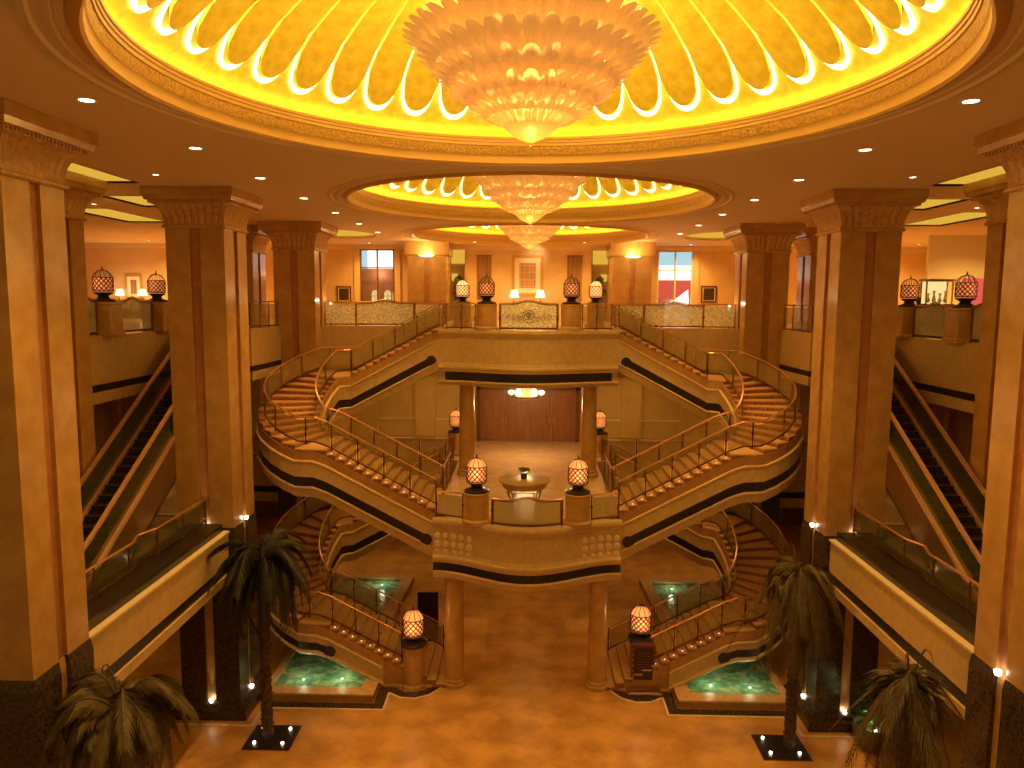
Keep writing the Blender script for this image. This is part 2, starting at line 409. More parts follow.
# ------------------------------------------------------------------ domes
def domez(r):
    pts = [(0, 19.45), (1.5, 19.33), (3, 18.98), (4.0, 18.55), (4.7, 18.12), (5.2, 17.66), (5.5, 17.33), (5.75, 17.05), (5.92, 16.92)]
    for (r0, z0), (r1, z1) in zip(pts, pts[1:]):
        if r <= r1: return z0 + (z1 - z0) * (r - r0) / (r1 - r0)
    return 16.95
NP = 40
def petal_mesh(k):
    # a raised gold petal, rounded at its outer end, in local coords round the axis
    a = MB(); U = 9; V = 12; hw = PI / NP * .93
    def pt(u, v, off):
        w = 5.42 * math.sin(hw); redge = 5.42 - w * (1 - math.sqrt(max(0, 1 - u * u))) * 1.1
        r = 1.5 + (redge - 1.5) * v; th = u * hw
        puff = .07 * (1 - u * u)
        return (k * r * math.cos(th), k * r * math.sin(th), (domez(r) - off - puff - 17) * (.6 + .4 * k) + 17)
    U2 = [-1 + 2 * i / U for i in range(U + 1)]; vs = []
    for j in range(V + 1):
        for u in U2: vs.append(pt(u, j / V, .13))
    fs = [(j * (U + 1) + i, j * (U + 1) + i + 1, (j + 1) * (U + 1) + i + 1, (j + 1) * (U + 1) + i) for j in range(V) for i in range(U)]
    a.add(vs, fs)
    # rim turned up to the shell
    edge = [pt(-1, j / V, .13) for j in range(V + 1)] + [pt(u, 1, .13) for u in U2[1:]] + [pt(1, 1 - j / V, .13) for j in range(1, V + 1)]
    up = [(x, y, z + .16) for x, y, z in edge]; n = len(edge)
    a.add(edge + up, [(i, i + 1, n + i + 1, n + i) for i in range(n - 1)])
    # led line that follows the rounded end and the flanks
    def pe(u, v):
        x, y, z = pt(u, v, .13); r = math.hypot(x, y); g = .17 * (1 - abs(u) ** 4) if v == 1 else 0
        th = math.atan2(y, x) + (0.0045 * (1 if u > 0 else -1) if abs(u) > .99 else 0); r2 = r + g
        return (r2 * math.cos(th), r2 * math.sin(th), (domez(r2 / k) - .03 - 17) * (.6 + .4 * k) + 17)
    path = [pe(-1.0, v) for v in (.25, .45, .65, .85)] + [pe(-1 + 2 * i / 18, 1) for i in range(0, 19)] + [pe(1.0, v) for v in (.85, .65, .45, .25)]
    return a, path
def dome(cy, R, idx):
    k = R / 5.9
    who = ['large nearest', 'middle', 'small farthest'][idx]
    t = empty('ceiling_dome', (0, cy, ZC), '%s round gilded ceiling dome with scalloped gold petals and glowing cove' % who, 'ceiling dome', 'gilded ceiling domes')
    K = lambda r: r * k
    zz = lambda z: 16.35 + (z - 16.35) * (.5 + .5 * k)
    a = MB()
    prof = [(6.05, 16.35), (6.03, 16.31), (5.97, 16.27), (5.9, 16.26), (5.86, 16.30), (5.86, 16.38), (5.85, 16.42), (5.84, 16.46), (5.83, 16.47)]
    a.lathe([(K(r), zz(z)) for r, z in prof], (0, cy), 96, cap=False); a.build('outer_moulding', 'goldplain', t, True)
    a = MB()
    for r_ in (6.22, 6.45): a.lathe([(K(r_ + .07), 16.352), (K(r_ + .04), 16.32), (K(r_ - .03), 16.31), (K(r_ - .07), 16.352)], (0, cy), 96, cap=False)
    a.build('plaster_ring', 'ceiling', t, True)
    a = MB(); prof = [(5.83, 16.47), (5.82, 16.49), (5.79, 16.66)]
    a.lathe([(K(r), zz(z)) for r, z in prof], (0, cy), 96, cap=False); a.build('frieze', 'goldrim', t, True)
    a = MB(); prof = [(5.79, 16.66), (5.765, 16.67), (5.76, 16.73), (5.74, 16.74), (5.735, 16.79), (5.715, 16.80), (5.71, 16.84), (5.735, 16.86), (5.76, 16.76), (5.93, 16.76)]
    a.lathe([(K(r), zz(z)) for r, z in prof], (0, cy), 96, cap=False); a.build('inner_lip', 'goldplain', t, True)
    a = MB(); prof = [(5.80, 16.75), (5.84, 16.785)]
    a.lathe([(K(r), zz(z) + .02) for r, z in prof], (0, cy), 96, cap=False); a.build('cove_lamp', 'ringlamp', t, True)
    a = MB(); prof = [(5.93, 16.76), (5.94, 16.90)] + [(r, domez(r) + .02) for r in (5.85, 5.7, 5.5, 5.2, 4.9, 4.5, 4, 3.5, 3, 2, 1, .02)]
    kk = lambda z: (z - 17) * (.6 + .4 * k) + 17
    a.lathe([(K(r), kk(z)) for r, z in prof], (0, cy), 96, cap=False); a.build('shell', 'gold', t, True)
    pm, path = petal_mesh(k)
    first = pm.build('petal', 'gold', None, True)
    first.parent = t; first.location = (0, 0, -ZC)
    st = MB(); st.tube(path, [.012, .014, .016, .018] + [.02 + .034 * math.sin(PI * i / 18) for i in range(19)] + [.018, .016, .014, .012], 5)
    s0 = st.build('light_strip', 'strip'); s0.parent = first; s0.location = (0, 0, 0)
    for i in range(1, NP):
        c = first.copy(); col.objects.link(c); c.parent = t; c.rotation_euler = (0, 0, 2 * PI * i / NP)
        d = s0.copy(); col.objects.link(d); d.parent = c
    # gold star boss around the chandelier stem
    a = MB()
    a.lathe([(.25, 17.8), (.9, 18.2), (1.5, 18.75), (1.9, 19.05), (1.6, 19.15)], (0, cy), 40, cap=False, wav=lambda an, r, z: 1 + .06 * math.cos(10 * an)); a.build('centre_boss', 'goldplain', t, True)
    light('POINT', 'dome_lamp', (0, cy, 18.1), [2600, 1000, 600][idx], (1, .78, .2), .25, t)
    for q in range([7, 3, 0][idx]):
        an = 2 * PI * (q + .25) / [7, 3, 1][idx]
        light('POINT', 'crown_fill', (2.0 * math.cos(an), cy + .3 + 2.0 * math.sin(an), 17.62), [85, 80, 0][idx], (1, .78, .2), .12, t)  # added fill without bulbs, brightens the petals from below
    return t
for i, (cy, R) in enumerate(domes): dome(cy, R, i)

# ------------------------------------------------------------------ chandeliers
def tier(a, r0, z0, r1, z1, n, drop=.05, lip=.09):
    """pressed-glass ring: n leaves flaring from (r0,z0) up to (r1,z1), each tip rolled outwards"""
    r0 *= .93; r1 *= .92; S = n * 8; prof = [0, .15, .3, .45, .6, .75, .86, .94, 1.0]
    rings = []
    for v in prof:
        ring = []
        for i in range(S):
            an = 2 * PI * i / S; ph = (an * n / (2 * PI)) % 1
            tip = math.sin(PI * ph) ** .75
            r = r0 + (r1 - r0) * (v ** 1.25) + .12 * tip * (.5 + .5 * v) - .03 * math.exp(-((ph - .5) / .09) ** 2) + lip * max(0, v - .72) * 3.2 * (.3 + .7 * tip)
            z = z0 + (z1 - z0) * v - .04 * max(0, v - .85) * 5 + .07 * v * v * tip
            ring.append((r * math.cos(an), r * math.sin(an), z))
        rings.append(ring)
    vs = [p for r in rings for p in r]
    fs = [(j * S + i, j * S + (i + 1) % S, (j + 1) * S + (i + 1) % S, (j + 1) * S + i) for j in range(len(prof) - 1) for i in range(S)]
    a.add(vs, fs)
def chandelier(cy, idx):
    who = ['largest crystal chandelier nearest the camera', 'second crystal chandelier behind the largest', 'farthest and smallest looking crystal chandelier'][idx]
    t = empty('chandelier', (0, cy, 15.6), '%s, amber glass petals in tapering tiers' % who, 'chandelier', 'crystal chandeliers')
    T = [(.30, 15.80, .88, 16.08, 26), (.72, 15.98, 1.22, 16.34, 30), (1.05, 16.22, 1.50, 16.60, 34), (1.36, 16.48, 1.76, 16.90, 38), (1.58, 16.76, 2.0, 17.18, 44), (1.35, 17.02, 1.66, 17.52, 40)]
    for i, q in enumerate(T):
        a = MB(); tier(a, *q); o = a.build('glass_tier', 'chglass' if i > 2 else 'chglass2', None, True); o.parent = t; o.location = (0, 0, -15.6)
    a = MB(); a.lathe([(.0, 15.60), (.06, 15.63), (.2, 15.69), (.34, 15.78), (.42, 15.86), (.36, 15.88)], (0, 0), 30, wav=lambda an, r, z: 1 + .04 * abs(math.cos(9 * an)), cap=False)
    o = a.build('bottom_bowl', 'chglass2', None, True); o.parent = t; o.location = (0, 0, -15.6)
    a = MB(); a.lathe([(.0, 15.56), (.035, 15.58), (.02, 15.61)], (0, 0), 10)
    o = a.build('finial', 'brass', None); o.parent = t; o.location = (0, 0, -15.6)
    a = MB(); a.lathe([(.3, 17.0), (1.3, 17.5), (1.45, 17.56), (1.3, 17.6), (.3, 17.7), (.14, 18.0), (.14, 18.15)], (0, 0), 30)
    o = a.build('crown_plate', 'goldplain', None, True); o.parent = t; o.location = (0, 0, -15.6)
    # glowing bulbs between the tiers
    b0 = None
    for ti, (r, z, n) in enumerate([(.72, 16.16, 7), (1.02, 16.42, 9), (1.28, 16.7, 11), (1.52, 17.0, 13)]):
        for i in range(n):
            an = 2 * PI * (i + .37 * ti) / n
            if b0 is None:
                a = MB(); a.lathe([(.0, -.05), (.05, -.04), (.065, 0), (.05, .04), (0, .05)], (0, 0), 8); b0 = a.build('bulb', 'bulb', None, True); c = b0
            else: c = b0.copy(); col.objects.link(c)
            c.parent = t; c.location = ((r + .02) * math.cos(an), (r + .02) * math.sin(an), z - 15.6)
    return t
for i, (cy, R) in enumerate(domes): chandelier([12.3, 24.6, 36.6][i], i)

# ------------------------------------------------------------------ columns
def sq(cx, cy, h, z): return [(cx - h, cy - h, z), (cx + h, cy - h, z), (cx + h, cy + h, z), (cx - h, cy + h, z)]
def notch_ring(cx, cy, h, z, g=.15, d=.09):
    base = [(-h, -h), (-g, -h), (-g, -h + d), (g, -h + d), (g, -h)]
    out = []
    for q in range(4):
        c, s_ = math.cos(q * PI / 2), math.sin(q * PI / 2)
        out += [(cx + x * c - y * s_, cy + x * s_ + y * c, z) for x, y in base]
    return out
def fluted_ring(cx, cy, h, z, amp, nf=9):
    out = []
    for q in range(4):
        c, s_ = math.cos(q * PI / 2), math.sin(q * PI / 2)
        m = nf * 4
        for i in range(m):
            t = -1 + 2 * i / m; x = h * t; y = -h + amp * (1 - abs(math.sin(PI * nf * (t + 1) / 2)))
            if i == 0: y = -h
            out.append((cx + x * c - y * s_, cy + x * s_ + y * c, z))
    return out
def big_column(s, y0, lab, base=0., big=True, h=.875, lights=()):
    cx = s * (9.03 + h) if big else s * (12.2 + h); cy = y0 + h
    t = empty('marble_column', (cx, cy, base), lab, 'column', 'square marble columns')
    pz = 6.12 if base == 0 else base + .35
    a = MB()
    if base == 0:
        a.loft([sq(cx, cy, h + .30, 0), sq(cx, cy, h + .30, .28), sq(cx, cy, h + .18, .34), sq(cx, cy, h + .16, .42), sq(cx, cy, h + .05, .5)])
        a.loft([notch_ring(cx, cy, h + .05, .5), notch_ring(cx, cy, h + .05, 5.9), notch_ring(cx, cy, h + .02, pz)], mis=[0, 0, 1, 0, 0] * 4)
        a.build('plinth', ['granite', 'stone'], t)
    else:
        a.loft([sq(cx, cy, h + .06, base), sq(cx, cy, h + .06, base + .3), sq(cx, cy, h + .0, pz)]); a.build('plinth', 'stone', t)
    a = MB(); mis = [0, 1, 1, 1, 0] * 4
    a.loft([notch_ring(cx, cy, h, pz), notch_ring(cx, cy, h, 15.22)], mis=mis); a.build('shaft', ['stone', 'inlay'], t)
    a = MB()
    a.loft([sq(cx, cy, h + .03, 15.20), sq(cx, cy, h + .07, 15.23), sq(cx, cy, h + .07, 15.28), sq(cx, cy, h + .02, 15.31)]); a.build('collar', 'capstone', t)
    a = MB()
    H = [(.02, 15.30, .03), (.03, 15.45, .05), (.06, 15.6, .06), (.12, 15.75, .06), (.2, 15.85, .05), (.29, 15.9, .03)]
    a.loft([fluted_ring(cx, cy, h + o, z, am) for o, z, am in H]); a.build('capital', 'capstone', t)
    a = MB()
    a.loft([sq(cx, cy, h + .31, 15.9), sq(cx, cy, h + .33, 15.97), sq(cx, cy, h + .40, 15.99), sq(cx, cy, h + .43, 16.1), sq(cx, cy, h + .46, 16.12), sq(cx, cy, h + .46, 16.345)]); a.build('abacus', 'stone', t)
    # dentil row under the abacus
    a = MB(); n = 22
    for q in range(4):
        c, s_ = math.cos(q * PI / 2), math.sin(q * PI / 2)
        for i in range(n):
            x = (h + .3) * (-1 + 2 * (i + .5) / n); y = -(h + .36)
            p = [(x - .02, y), (x + .02, y), (x + .02, y + .06), (x - .02, y + .06)]
            p = [(cx + u * c - v * s_, cy + u * s_ + v * c) for u, v in p]; a.prism(p, 15.91, 15.98)
    a.build('dentil_row', 'stone', t)
    for (face, z, pw) in lights:
        if face == 'front': p = (cx, cy - h - .06, z)
        else: p = (cx - s * (h + .06), cy, z)
        a = MB(); a.lathe([(.05, z - .08), (.07, z), (.06, z + .02)], (p[0], p[1]), 10); a.build('uplight', 'uplight', t)
        light('SPOT', 'column_uplight', (p[0], p[1], z + .05), pw * (1.1 if z < 3 else 1.1), (1, .72, .36), .03, t, to=(p[0] - (p[0] - cx) * .12, p[1] - (p[1] - cy) * .12, z + 5), size=.42, blend=1)
    return t
for s in (-1, 1):
    w = side_word[s]
    big_column(s, 12.9, 'square amber marble column nearest the camera on the %s' % w, lights=[('side', 6.2, 55)] if s > 0 else [])
    big_column(s, 22.3, 'square amber marble column on the %s, second from the camera, with glowing uplights' % w, lights=[('front', 6.22, 70), ('side', 6.22, 50), ('front', .55, 60), ('side', .55, 50)])
    big_column(s, 31.7, 'square amber marble column on the %s, behind the curved stairs' % w, lights=[])
    big_column(s, 19.0, 'marble column on the %s gallery edge, behind the nearest column' % w, base=6., big=False, h=.8)
    big_column(s, 33.2, 'marble column deep in the %s gallery, behind the second column' % w, base=12., big=False, h=.8)
    # back gallery pier
    cx = s * 5.55
    t = empty('marble_pier', (cx, 41.5, Z2), 'broad flat marble pier at the %s of the back wall painting' % w, 'pier', 'back gallery piers')
    a = MB(); a.loft([notch_ring(cx, 42, 1.05, Z2), notch_ring(cx, 42, 1.05, 15.9)], mis=[0, 1, 1, 1, 0] * 4); a.build('shaft', ['stone', 'inlay'], t)
    a = MB(); a.loft([sq(cx, 42, 1.08, 15.55), sq(cx, 42, 1.2, 15.62), sq(cx, 42, 1.2, 16.34)]); a.build('capital', 'stone', t)
    a = MB(); a.lathe([(0, 15.50), (.25, 15.5), (.45, 15.56), (.3, 15.6)], (cx, 40.85), 16); a.build('wall_lamp', 'lampwhite', t); light('POINT', 'lamp_glow', (cx, 40.3, 15.7), 70, (1, .66, .24), .15, t)

# round columns carrying balcony and bridge
def round_column(x, y, z0, z1, lab):
    t = empty('round_column', (x, y, z0), lab, 'column', 'round marble columns')
    a = MB(); a.lathe([(.42, z0), (.42, z0 + .12), (.36, z0 + .16), (.38, z0 + .22), (.34, z0 + .28)], (x, y), 28); a.build('base', 'stone', t, True)
    a = MB(); a.lathe([(.33, z0 + .28), (.33, z0 + 1.2), (.30, z1 - .42)], (x, y), 28); a.build('shaft', 'stone', t, True)
    a = MB(); a.lathe([(.30, z1 - .42), (.34, z1 - .38), (.31, z1 - .32), (.33, z1 - .2), (.42, z1 - .08), (.46, z1)], (x, y), 36, wav=lambda an, r, z: 1 + .03 * math.cos(18 * an)); a.build('capital', 'goldplain', t, True)
for s in (-1, 1):
    w = side_word[s]
    round_column(s * 2.45, 24.55, 0, 4.44, 'round marble column standing on the ground floor under the %s end of the balcony' % w)
    round_column(s * 2.5, 30.4, Z1, 10.19, 'round marble column on the middle floor under the %s end of the upper bridge' % w)

# ------------------------------------------------------------------ railings
def frac_path(P, step=.12):
    out = [P[0]]
    for a, b_ in zip(P, P[1:]):
        d = math.dist(a, b_); n = max(1, int(d / step))
        for i in range(1, n + 1): out.append(tuple(a[k] + (b_[k] - a[k]) * i / n for k in range(3)))
    return out
def along(P, d):
    L = 0
    for a, b_ in zip(P, P[1:]):
        l = math.dist(a[:2], b_[:2])
        if L + l >= d - 1e-9 and l > 0:
            f = (d - L) / l; return tuple(a[k] + (b_[k] - a[k]) * f for k in range(3))
        L += l
    return P[-1]
def plen(P): return sum(math.dist(a[:2], b_[:2]) for a, b_ in zip(P, P[1:]))
def subpath(P, d0, d1):
    out = [along(P, d0)]; L = 0
    for a, b_ in zip(P, P[1:]):
        L += math.dist(a[:2], b_[:2])
        if d0 + 1e-3 < L < d1 - 1e-3: out.append(b_)
    out.append(along(P, d1)); return out
def make_rail(parent, P, npanel, glass='glass', bump=False, h=1.05, rail='brass', gap=.05, orn=False):
    L = plen(P)
    def top(Q, d0):
        if not bump: return [(x, y, z + h) for x, y, z in Q]
        out = []; d = d0; pr = Q[0]
        for q in Q:
            d += math.dist(q[:2], pr[:2]); pr = q
            tt = (d - L / 2) / .38
            out.append((q[0], q[1], q[2] + h + .13 * math.exp(-tt * tt)))
        return out
    PP = frac_path(P, .1) if bump else P
    a = MB(); a.sweep(top(PP, 0), [(-.032, -.025), (-.036, 0), (-.02, .022), (.02, .022), (.036, 0), (.032, -.025)]); a.build('handrail', rail, parent, False)
    a = MB(); a.sweep([(x, y, z + .08) for x, y, z in P], [(-.025, -.025), (.025, -.025), (.025, .025), (-.025, .025)]); a.build('bottom_rail', 'bronze', parent)
    for i in range(npanel + 1):
        p = along(P, L * i / npanel)
        a = MB(); r = .026
        a.lathe([(r * 1.5, p[2] - .02), (r * 1.5, p[2] + .05), (r, p[2] + .07), (r, p[2] + .42), (r * 1.8, p[2] + .48), (r, p[2] + .54), (r, p[2] + h - .02)], (p[0], p[1]), 8)
        a.build('baluster', 'bronze', parent, True)
    for i in range(npanel):
        Q = subpath(P, L * i / npanel + gap, L * (i + 1) / npanel - gap)
        if bump:
            Q = frac_path(Q, .1); T = top(Q, L * i / npanel + gap)
            a = MB(); n = len(Q)
            vs = [(x, y, z + .12) for x, y, z in Q] + [(x, y, z - .05) for x, y, z in T]
            vs += [(x, y + .014, z) for x, y, z in vs]
            fs = []
            m = 2 * n
            for j in range(n - 1):
                fs += [(j, j + 1, n + j + 1, n + j), (m + j, m + n + j, m + n + j + 1, m + j + 1), (j, m + j, m + j + 1, j + 1), (n + j, n + j + 1, m + n + j + 1, m + n + j)]
            fs += [(0, n, m + n, m), (n - 1, m + n - 1, m + 2 * n - 1, 2 * n - 1)]
            a.add(vs, fs); g = a.build('glass_panel', glass, parent)
            # thin bronze border
            a = MB(); bord = [Q[0]] + Q
            a.tube([(x, y - .01, z + .12) for x, y, z in Q], .014, 4); a.tube([(x, y - .01, z - .05) for x, y, z in T], .014, 4)
            a.tube([(Q[0][0], Q[0][1] - .01, Q[0][2] + .12), (T[0][0], T[0][1] - .01, T[0][2] - .05)], .014, 4)
            a.tube([(Q[-1][0], Q[-1][1] - .01, Q[-1][2] + .12), (T[-1][0], T[-1][1] - .01, T[-1][2] - .05)], .014, 4)
            a.build('panel_border', 'bronze', g)
            if orn:
                a = MB(); c = Q[len(Q) // 2]
                def ringp(x, z, r): return [(x + r * math.cos(2 * PI * k / 20), c[1] - .03, z + r * math.sin(2 * PI * k / 20)) for k in range(21)]
                zc = c[2] + .55
                a.tube(ringp(c[0], zc, .24), .012, 4); a.tube(ringp(c[0] - .07, zc, .11), .01, 4); a.tube(ringp(c[0] + .07, zc, .11), .01, 4); a.tube(ringp(c[0], zc + .07, .09), .01, 4)
                for sg in (-1, 1):
                    for kx in range(3):
                        xx = c[0] + sg * (.36 + .22 * kx)
                        pts = [(xx + sg * .1 * (1 - q / 14) * math.cos(q * .7 + kx), c[1] - .03, zc - .1 + .05 * kx + .14 * (1 - q / 14) * math.sin(q * .7 + kx)) for q in range(13)]
                        a.tube(pts, .01, 4)
                a.build('scroll_ornament', 'bronze', g)
        else:
            a = MB(); a.sweep([(x, y, z + .12) for x, y, z in Q], [(-.008, 0), (.008, 0), (.008, h - .22), (-.008, h - .22)]); a.build('glass_panel', glass, parent)
def railing(P, npanel, lab, **k):
    c = P[0]; t = empty('railing', (c[0], c[1], c[2]), lab, 'railing', 'brass and glass railings'); make_rail(t, P, npanel, **k); return t

# ------------------------------------------------------------------ staircases
CX, CY = -7.1, 28.2
RI = 6 / 38.
def stair(z0, s, lab, lower):
    t = empty('curved_staircase', (s * 6.8, 28.2, z0), lab, 'staircase', 'curving marble staircases')
    ai, bi, ao, bo = .72, 1.45, 2.88, 3.98
    X0 = -3.05; XL = X0 - 12 * .3; X1 = CX + 12 * .295
    # stations along the run: (kind, value, z of the nosing line)
    st = []
    for k in range(13): st.append(('a', X0 - .3 * k, z0 + RI * (k + 0)))
    st.append(('a', CX, z0 + 13 * RI - .0))
    A0, A1 = .22, 2.5
    st.append(('t', A0 * .5, z0 + 13 * RI))
    for k in range(13): st.append(('t', A0 + (A1 - A0) * k / 12, z0 + RI * (13 + k)))
    st.append(('t', (A1 + PI) / 2, z0 + 25 * RI)); st.append(('c', CX, z0 + 25 * RI))
    for k in range(1, 13): st.append(('c', CX + .295 * k, z0 + RI * (25 + k)))
    def pos(stn, e):
        k, v, z = stn; a_, b_ = ai + (ao - ai) * e, bi + (bo - bi) * e
        if k == 'a': return (-s * v, CY - b_)
        if k == 'c': return (-s * v, CY + b_)
        return (-s * (CX - a_ * math.sin(v)), CY - b_ * math.cos(v))
    def path(e, dz=0, i0=0, i1=None):
        sub = st[i0:i1]; out = []
        for stn in sub:
            x, y = pos(stn, e); out.append((x, y, stn[2] + dz))
        res = [out[0]]
        for p in out[1:]:
            if math.dist(p[:2], res[-1][:2]) > 1e-3: res.append(p)
        return res
    # nosing line: shift the flat parts correctly
    # steps
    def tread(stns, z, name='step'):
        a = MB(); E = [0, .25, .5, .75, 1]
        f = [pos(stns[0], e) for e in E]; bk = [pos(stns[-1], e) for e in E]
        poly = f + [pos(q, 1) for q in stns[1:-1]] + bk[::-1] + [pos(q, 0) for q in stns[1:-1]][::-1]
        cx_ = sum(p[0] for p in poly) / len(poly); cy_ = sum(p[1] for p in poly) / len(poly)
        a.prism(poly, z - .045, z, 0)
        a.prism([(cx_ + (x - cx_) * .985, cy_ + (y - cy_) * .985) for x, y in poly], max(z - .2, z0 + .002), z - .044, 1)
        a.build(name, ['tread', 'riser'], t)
    n = len(st)
    i = 0; levels = []
    for k in range(12): levels.append(([st[k], st[k + 1]], z0 + RI * (k + 2)))
    levels.append((st[12:16], z0 + 14 * RI))          # lower landing
    for k in range(11): levels.append(([st[15 + k], st[16 + k]], z0 + RI * (15 + k)))
    levels.append((st[26:30], z0 + 26 * RI))          # upper landing
    for k in range(12): levels.append(([st[29 + k], st[30 + k]], z0 + RI * (27 + k)))
    levels.insert(0, ([('a', X0 + .3, z0), ('a', X0, z0)], z0 + RI + .002))
    for q, z in levels: tread(q, z, 'landing' if len(q) > 2 else 'step')
    # stringers / soffit
    k0 = 6 if lower else 0
    P = path(1, 0, k0); Pi = path(0, 0, k0)
    so = 1 if s < 0 else -1
    # travelling from the foot up the left stair the outside lies to the left for s=-1 ... check orientation
    outw = -1 if s < 0 else 1   # multiply u so that + points away from the well
    def sweep_outer(prof, name, mat, pth, sg):
        a = MB(); a.sweep(pth, [(u * sg, w) for u, w in prof]); return a.build(name, mat, t)
    # orientation: moving -x (s=-1) left normal is -y  => outer side = +u for s=-1
    osd = 1 if s < 0 else -1
    upper_edge = [(-.12, .10), (.05, .10), (.05, -.20), (-.12, -.20)]
    for pth, sg, nm in ((P, osd, 'outer_stringer'), (Pi, -osd, 'inner_stringer')):
        sweep_outer([(-.12, .09), (.02, .09), (.02, -.22), (-.12, -.22)], nm + '_top', 'edge', pth, sg)
        sh = lower and nm == 'outer_stringer'; g1, g2, g3 = (-.48, -.76, -.95) if sh else (-.76, -1.08, -1.45)
        f = sweep_outer([(-.14, -.20), (.06, -.20), (.10, -.22), (.10, -.27), (.05, -.30), (.05, g1), (-.0, g1), (-.0, g2), (.06, g2), (.09, g2 - .03), (.09, g2 - .07), (.03, g2 - .11), (-.02, g3), (-.14, g3)], nm, 'cream', pth, sg)
        a = MB()
        i1 = None
        if nm == 'outer_stringer':
            bp = pth[(6 if lower else 1):]
        else: bp = pth[:-1]
        if nm == 'outer_stringer' and not lower: bp = bp[:]
        a.sweep(bp, [(u * sg, w) for u, w in [(-.02, g1 - .005), (.03, g1 - .005), (.03, g2 + .005), (-.02, g2 + .005)]])
        # rounded end discs
        for q in ([bp[0]] if nm == 'outer_stringer' else [bp[-1]]):
            yy = q[1]; sy = 1 if yy > CY else -1
            ring = lambda y_: [(q[0] + .2 * math.cos(2 * PI * j / 16), y_, q[2] + (g1 + g2) / 2 + .2 * math.sin(2 * PI * j / 16)) for j in range(16)]
            o_ = -.06 if nm == 'outer_stringer' else -.06
            a.loft([ring(yy - .08), ring(yy + .05)])
        a.build('black_band', 'black', f)
    # soffit between the stringers
    a = MB(); S0 = path(.03, -1.38, k0); S1 = path(.97, -.9 if lower else -1.38, k0)
    m = min(len(S0), len(S1)); S0, S1 = S0[:m], S1[:m]
    T0 = [(x, y, z + .9) for x, y, z in S0]; T1 = [(x, y, z + (.45 if lower else .9)) for x, y, z in S1]
    a.loft([[S0[j], S1[j], T1[j], T0[j]] for j in range(m)]); a.build('soffit', 'cream', t)
    if lower:
        a = MB()
        for k in range(7):
            xa = X0 - .3 * k; xb = X0 - .3 * (k + 1) if k < 6 else X0 - .3 * 7.2
            x_ = sorted((-s * xa, -s * xb)); a.box(x_[0], x_[1], CY - bo + .02, CY - bi - .02, 0.001, RI * (k + 2) - .19)
        a.build('stair_base', 'edge', t)
    # railings as parts
    ri = group_node('railing', t); make_rail(ri, path(.07, RI * 1.9, 0, 15), 5, h=.9)
    rj = group_node('railing', t); make_rail(rj, path(.07, RI * 1.9, 14, 30), 3, h=.9)
    rk = group_node('railing', t); make_rail(rk, path(.07, RI * 1.9, 29), 4, h=.9)
    oi = 4 if lower else 0
    ro = group_node('railing', t); make_rail(ro, path(.90, RI * 1.9, oi, 15), 4 if lower else 5, h=.9)
    rp = group_node('railing', t); make_rail(rp, path(.90, RI * 1.9, 14, 30), 7, h=.9)
    rq = group_node('railing', t); make_rail(rq, path(.90, RI * 1.9, 29), 4, h=.9)
    # small step lights at the tread ends
    for k in list(range(1 if not lower else 4, 12)):
        x, y = pos(('a', X0 - .3 * (k + .5), 0), .955); z = z0 + RI * (k + 2)
        a = MB(); a.lathe([(.022, z), (.022, z + .012), (.012, z + .02)], (x, y), 8); a.build('step_light', 'bulb_step', t)
    return t
for s in (-1, 1):
    w = side_word[s]
    stair(Z1, s, 'upper curved marble staircase on the %s, from the balcony up to the bridge' % w, False)
    stair(Z0, s, 'lower curved marble staircase on the %s, rising from the pool to the balcony' % w, True)

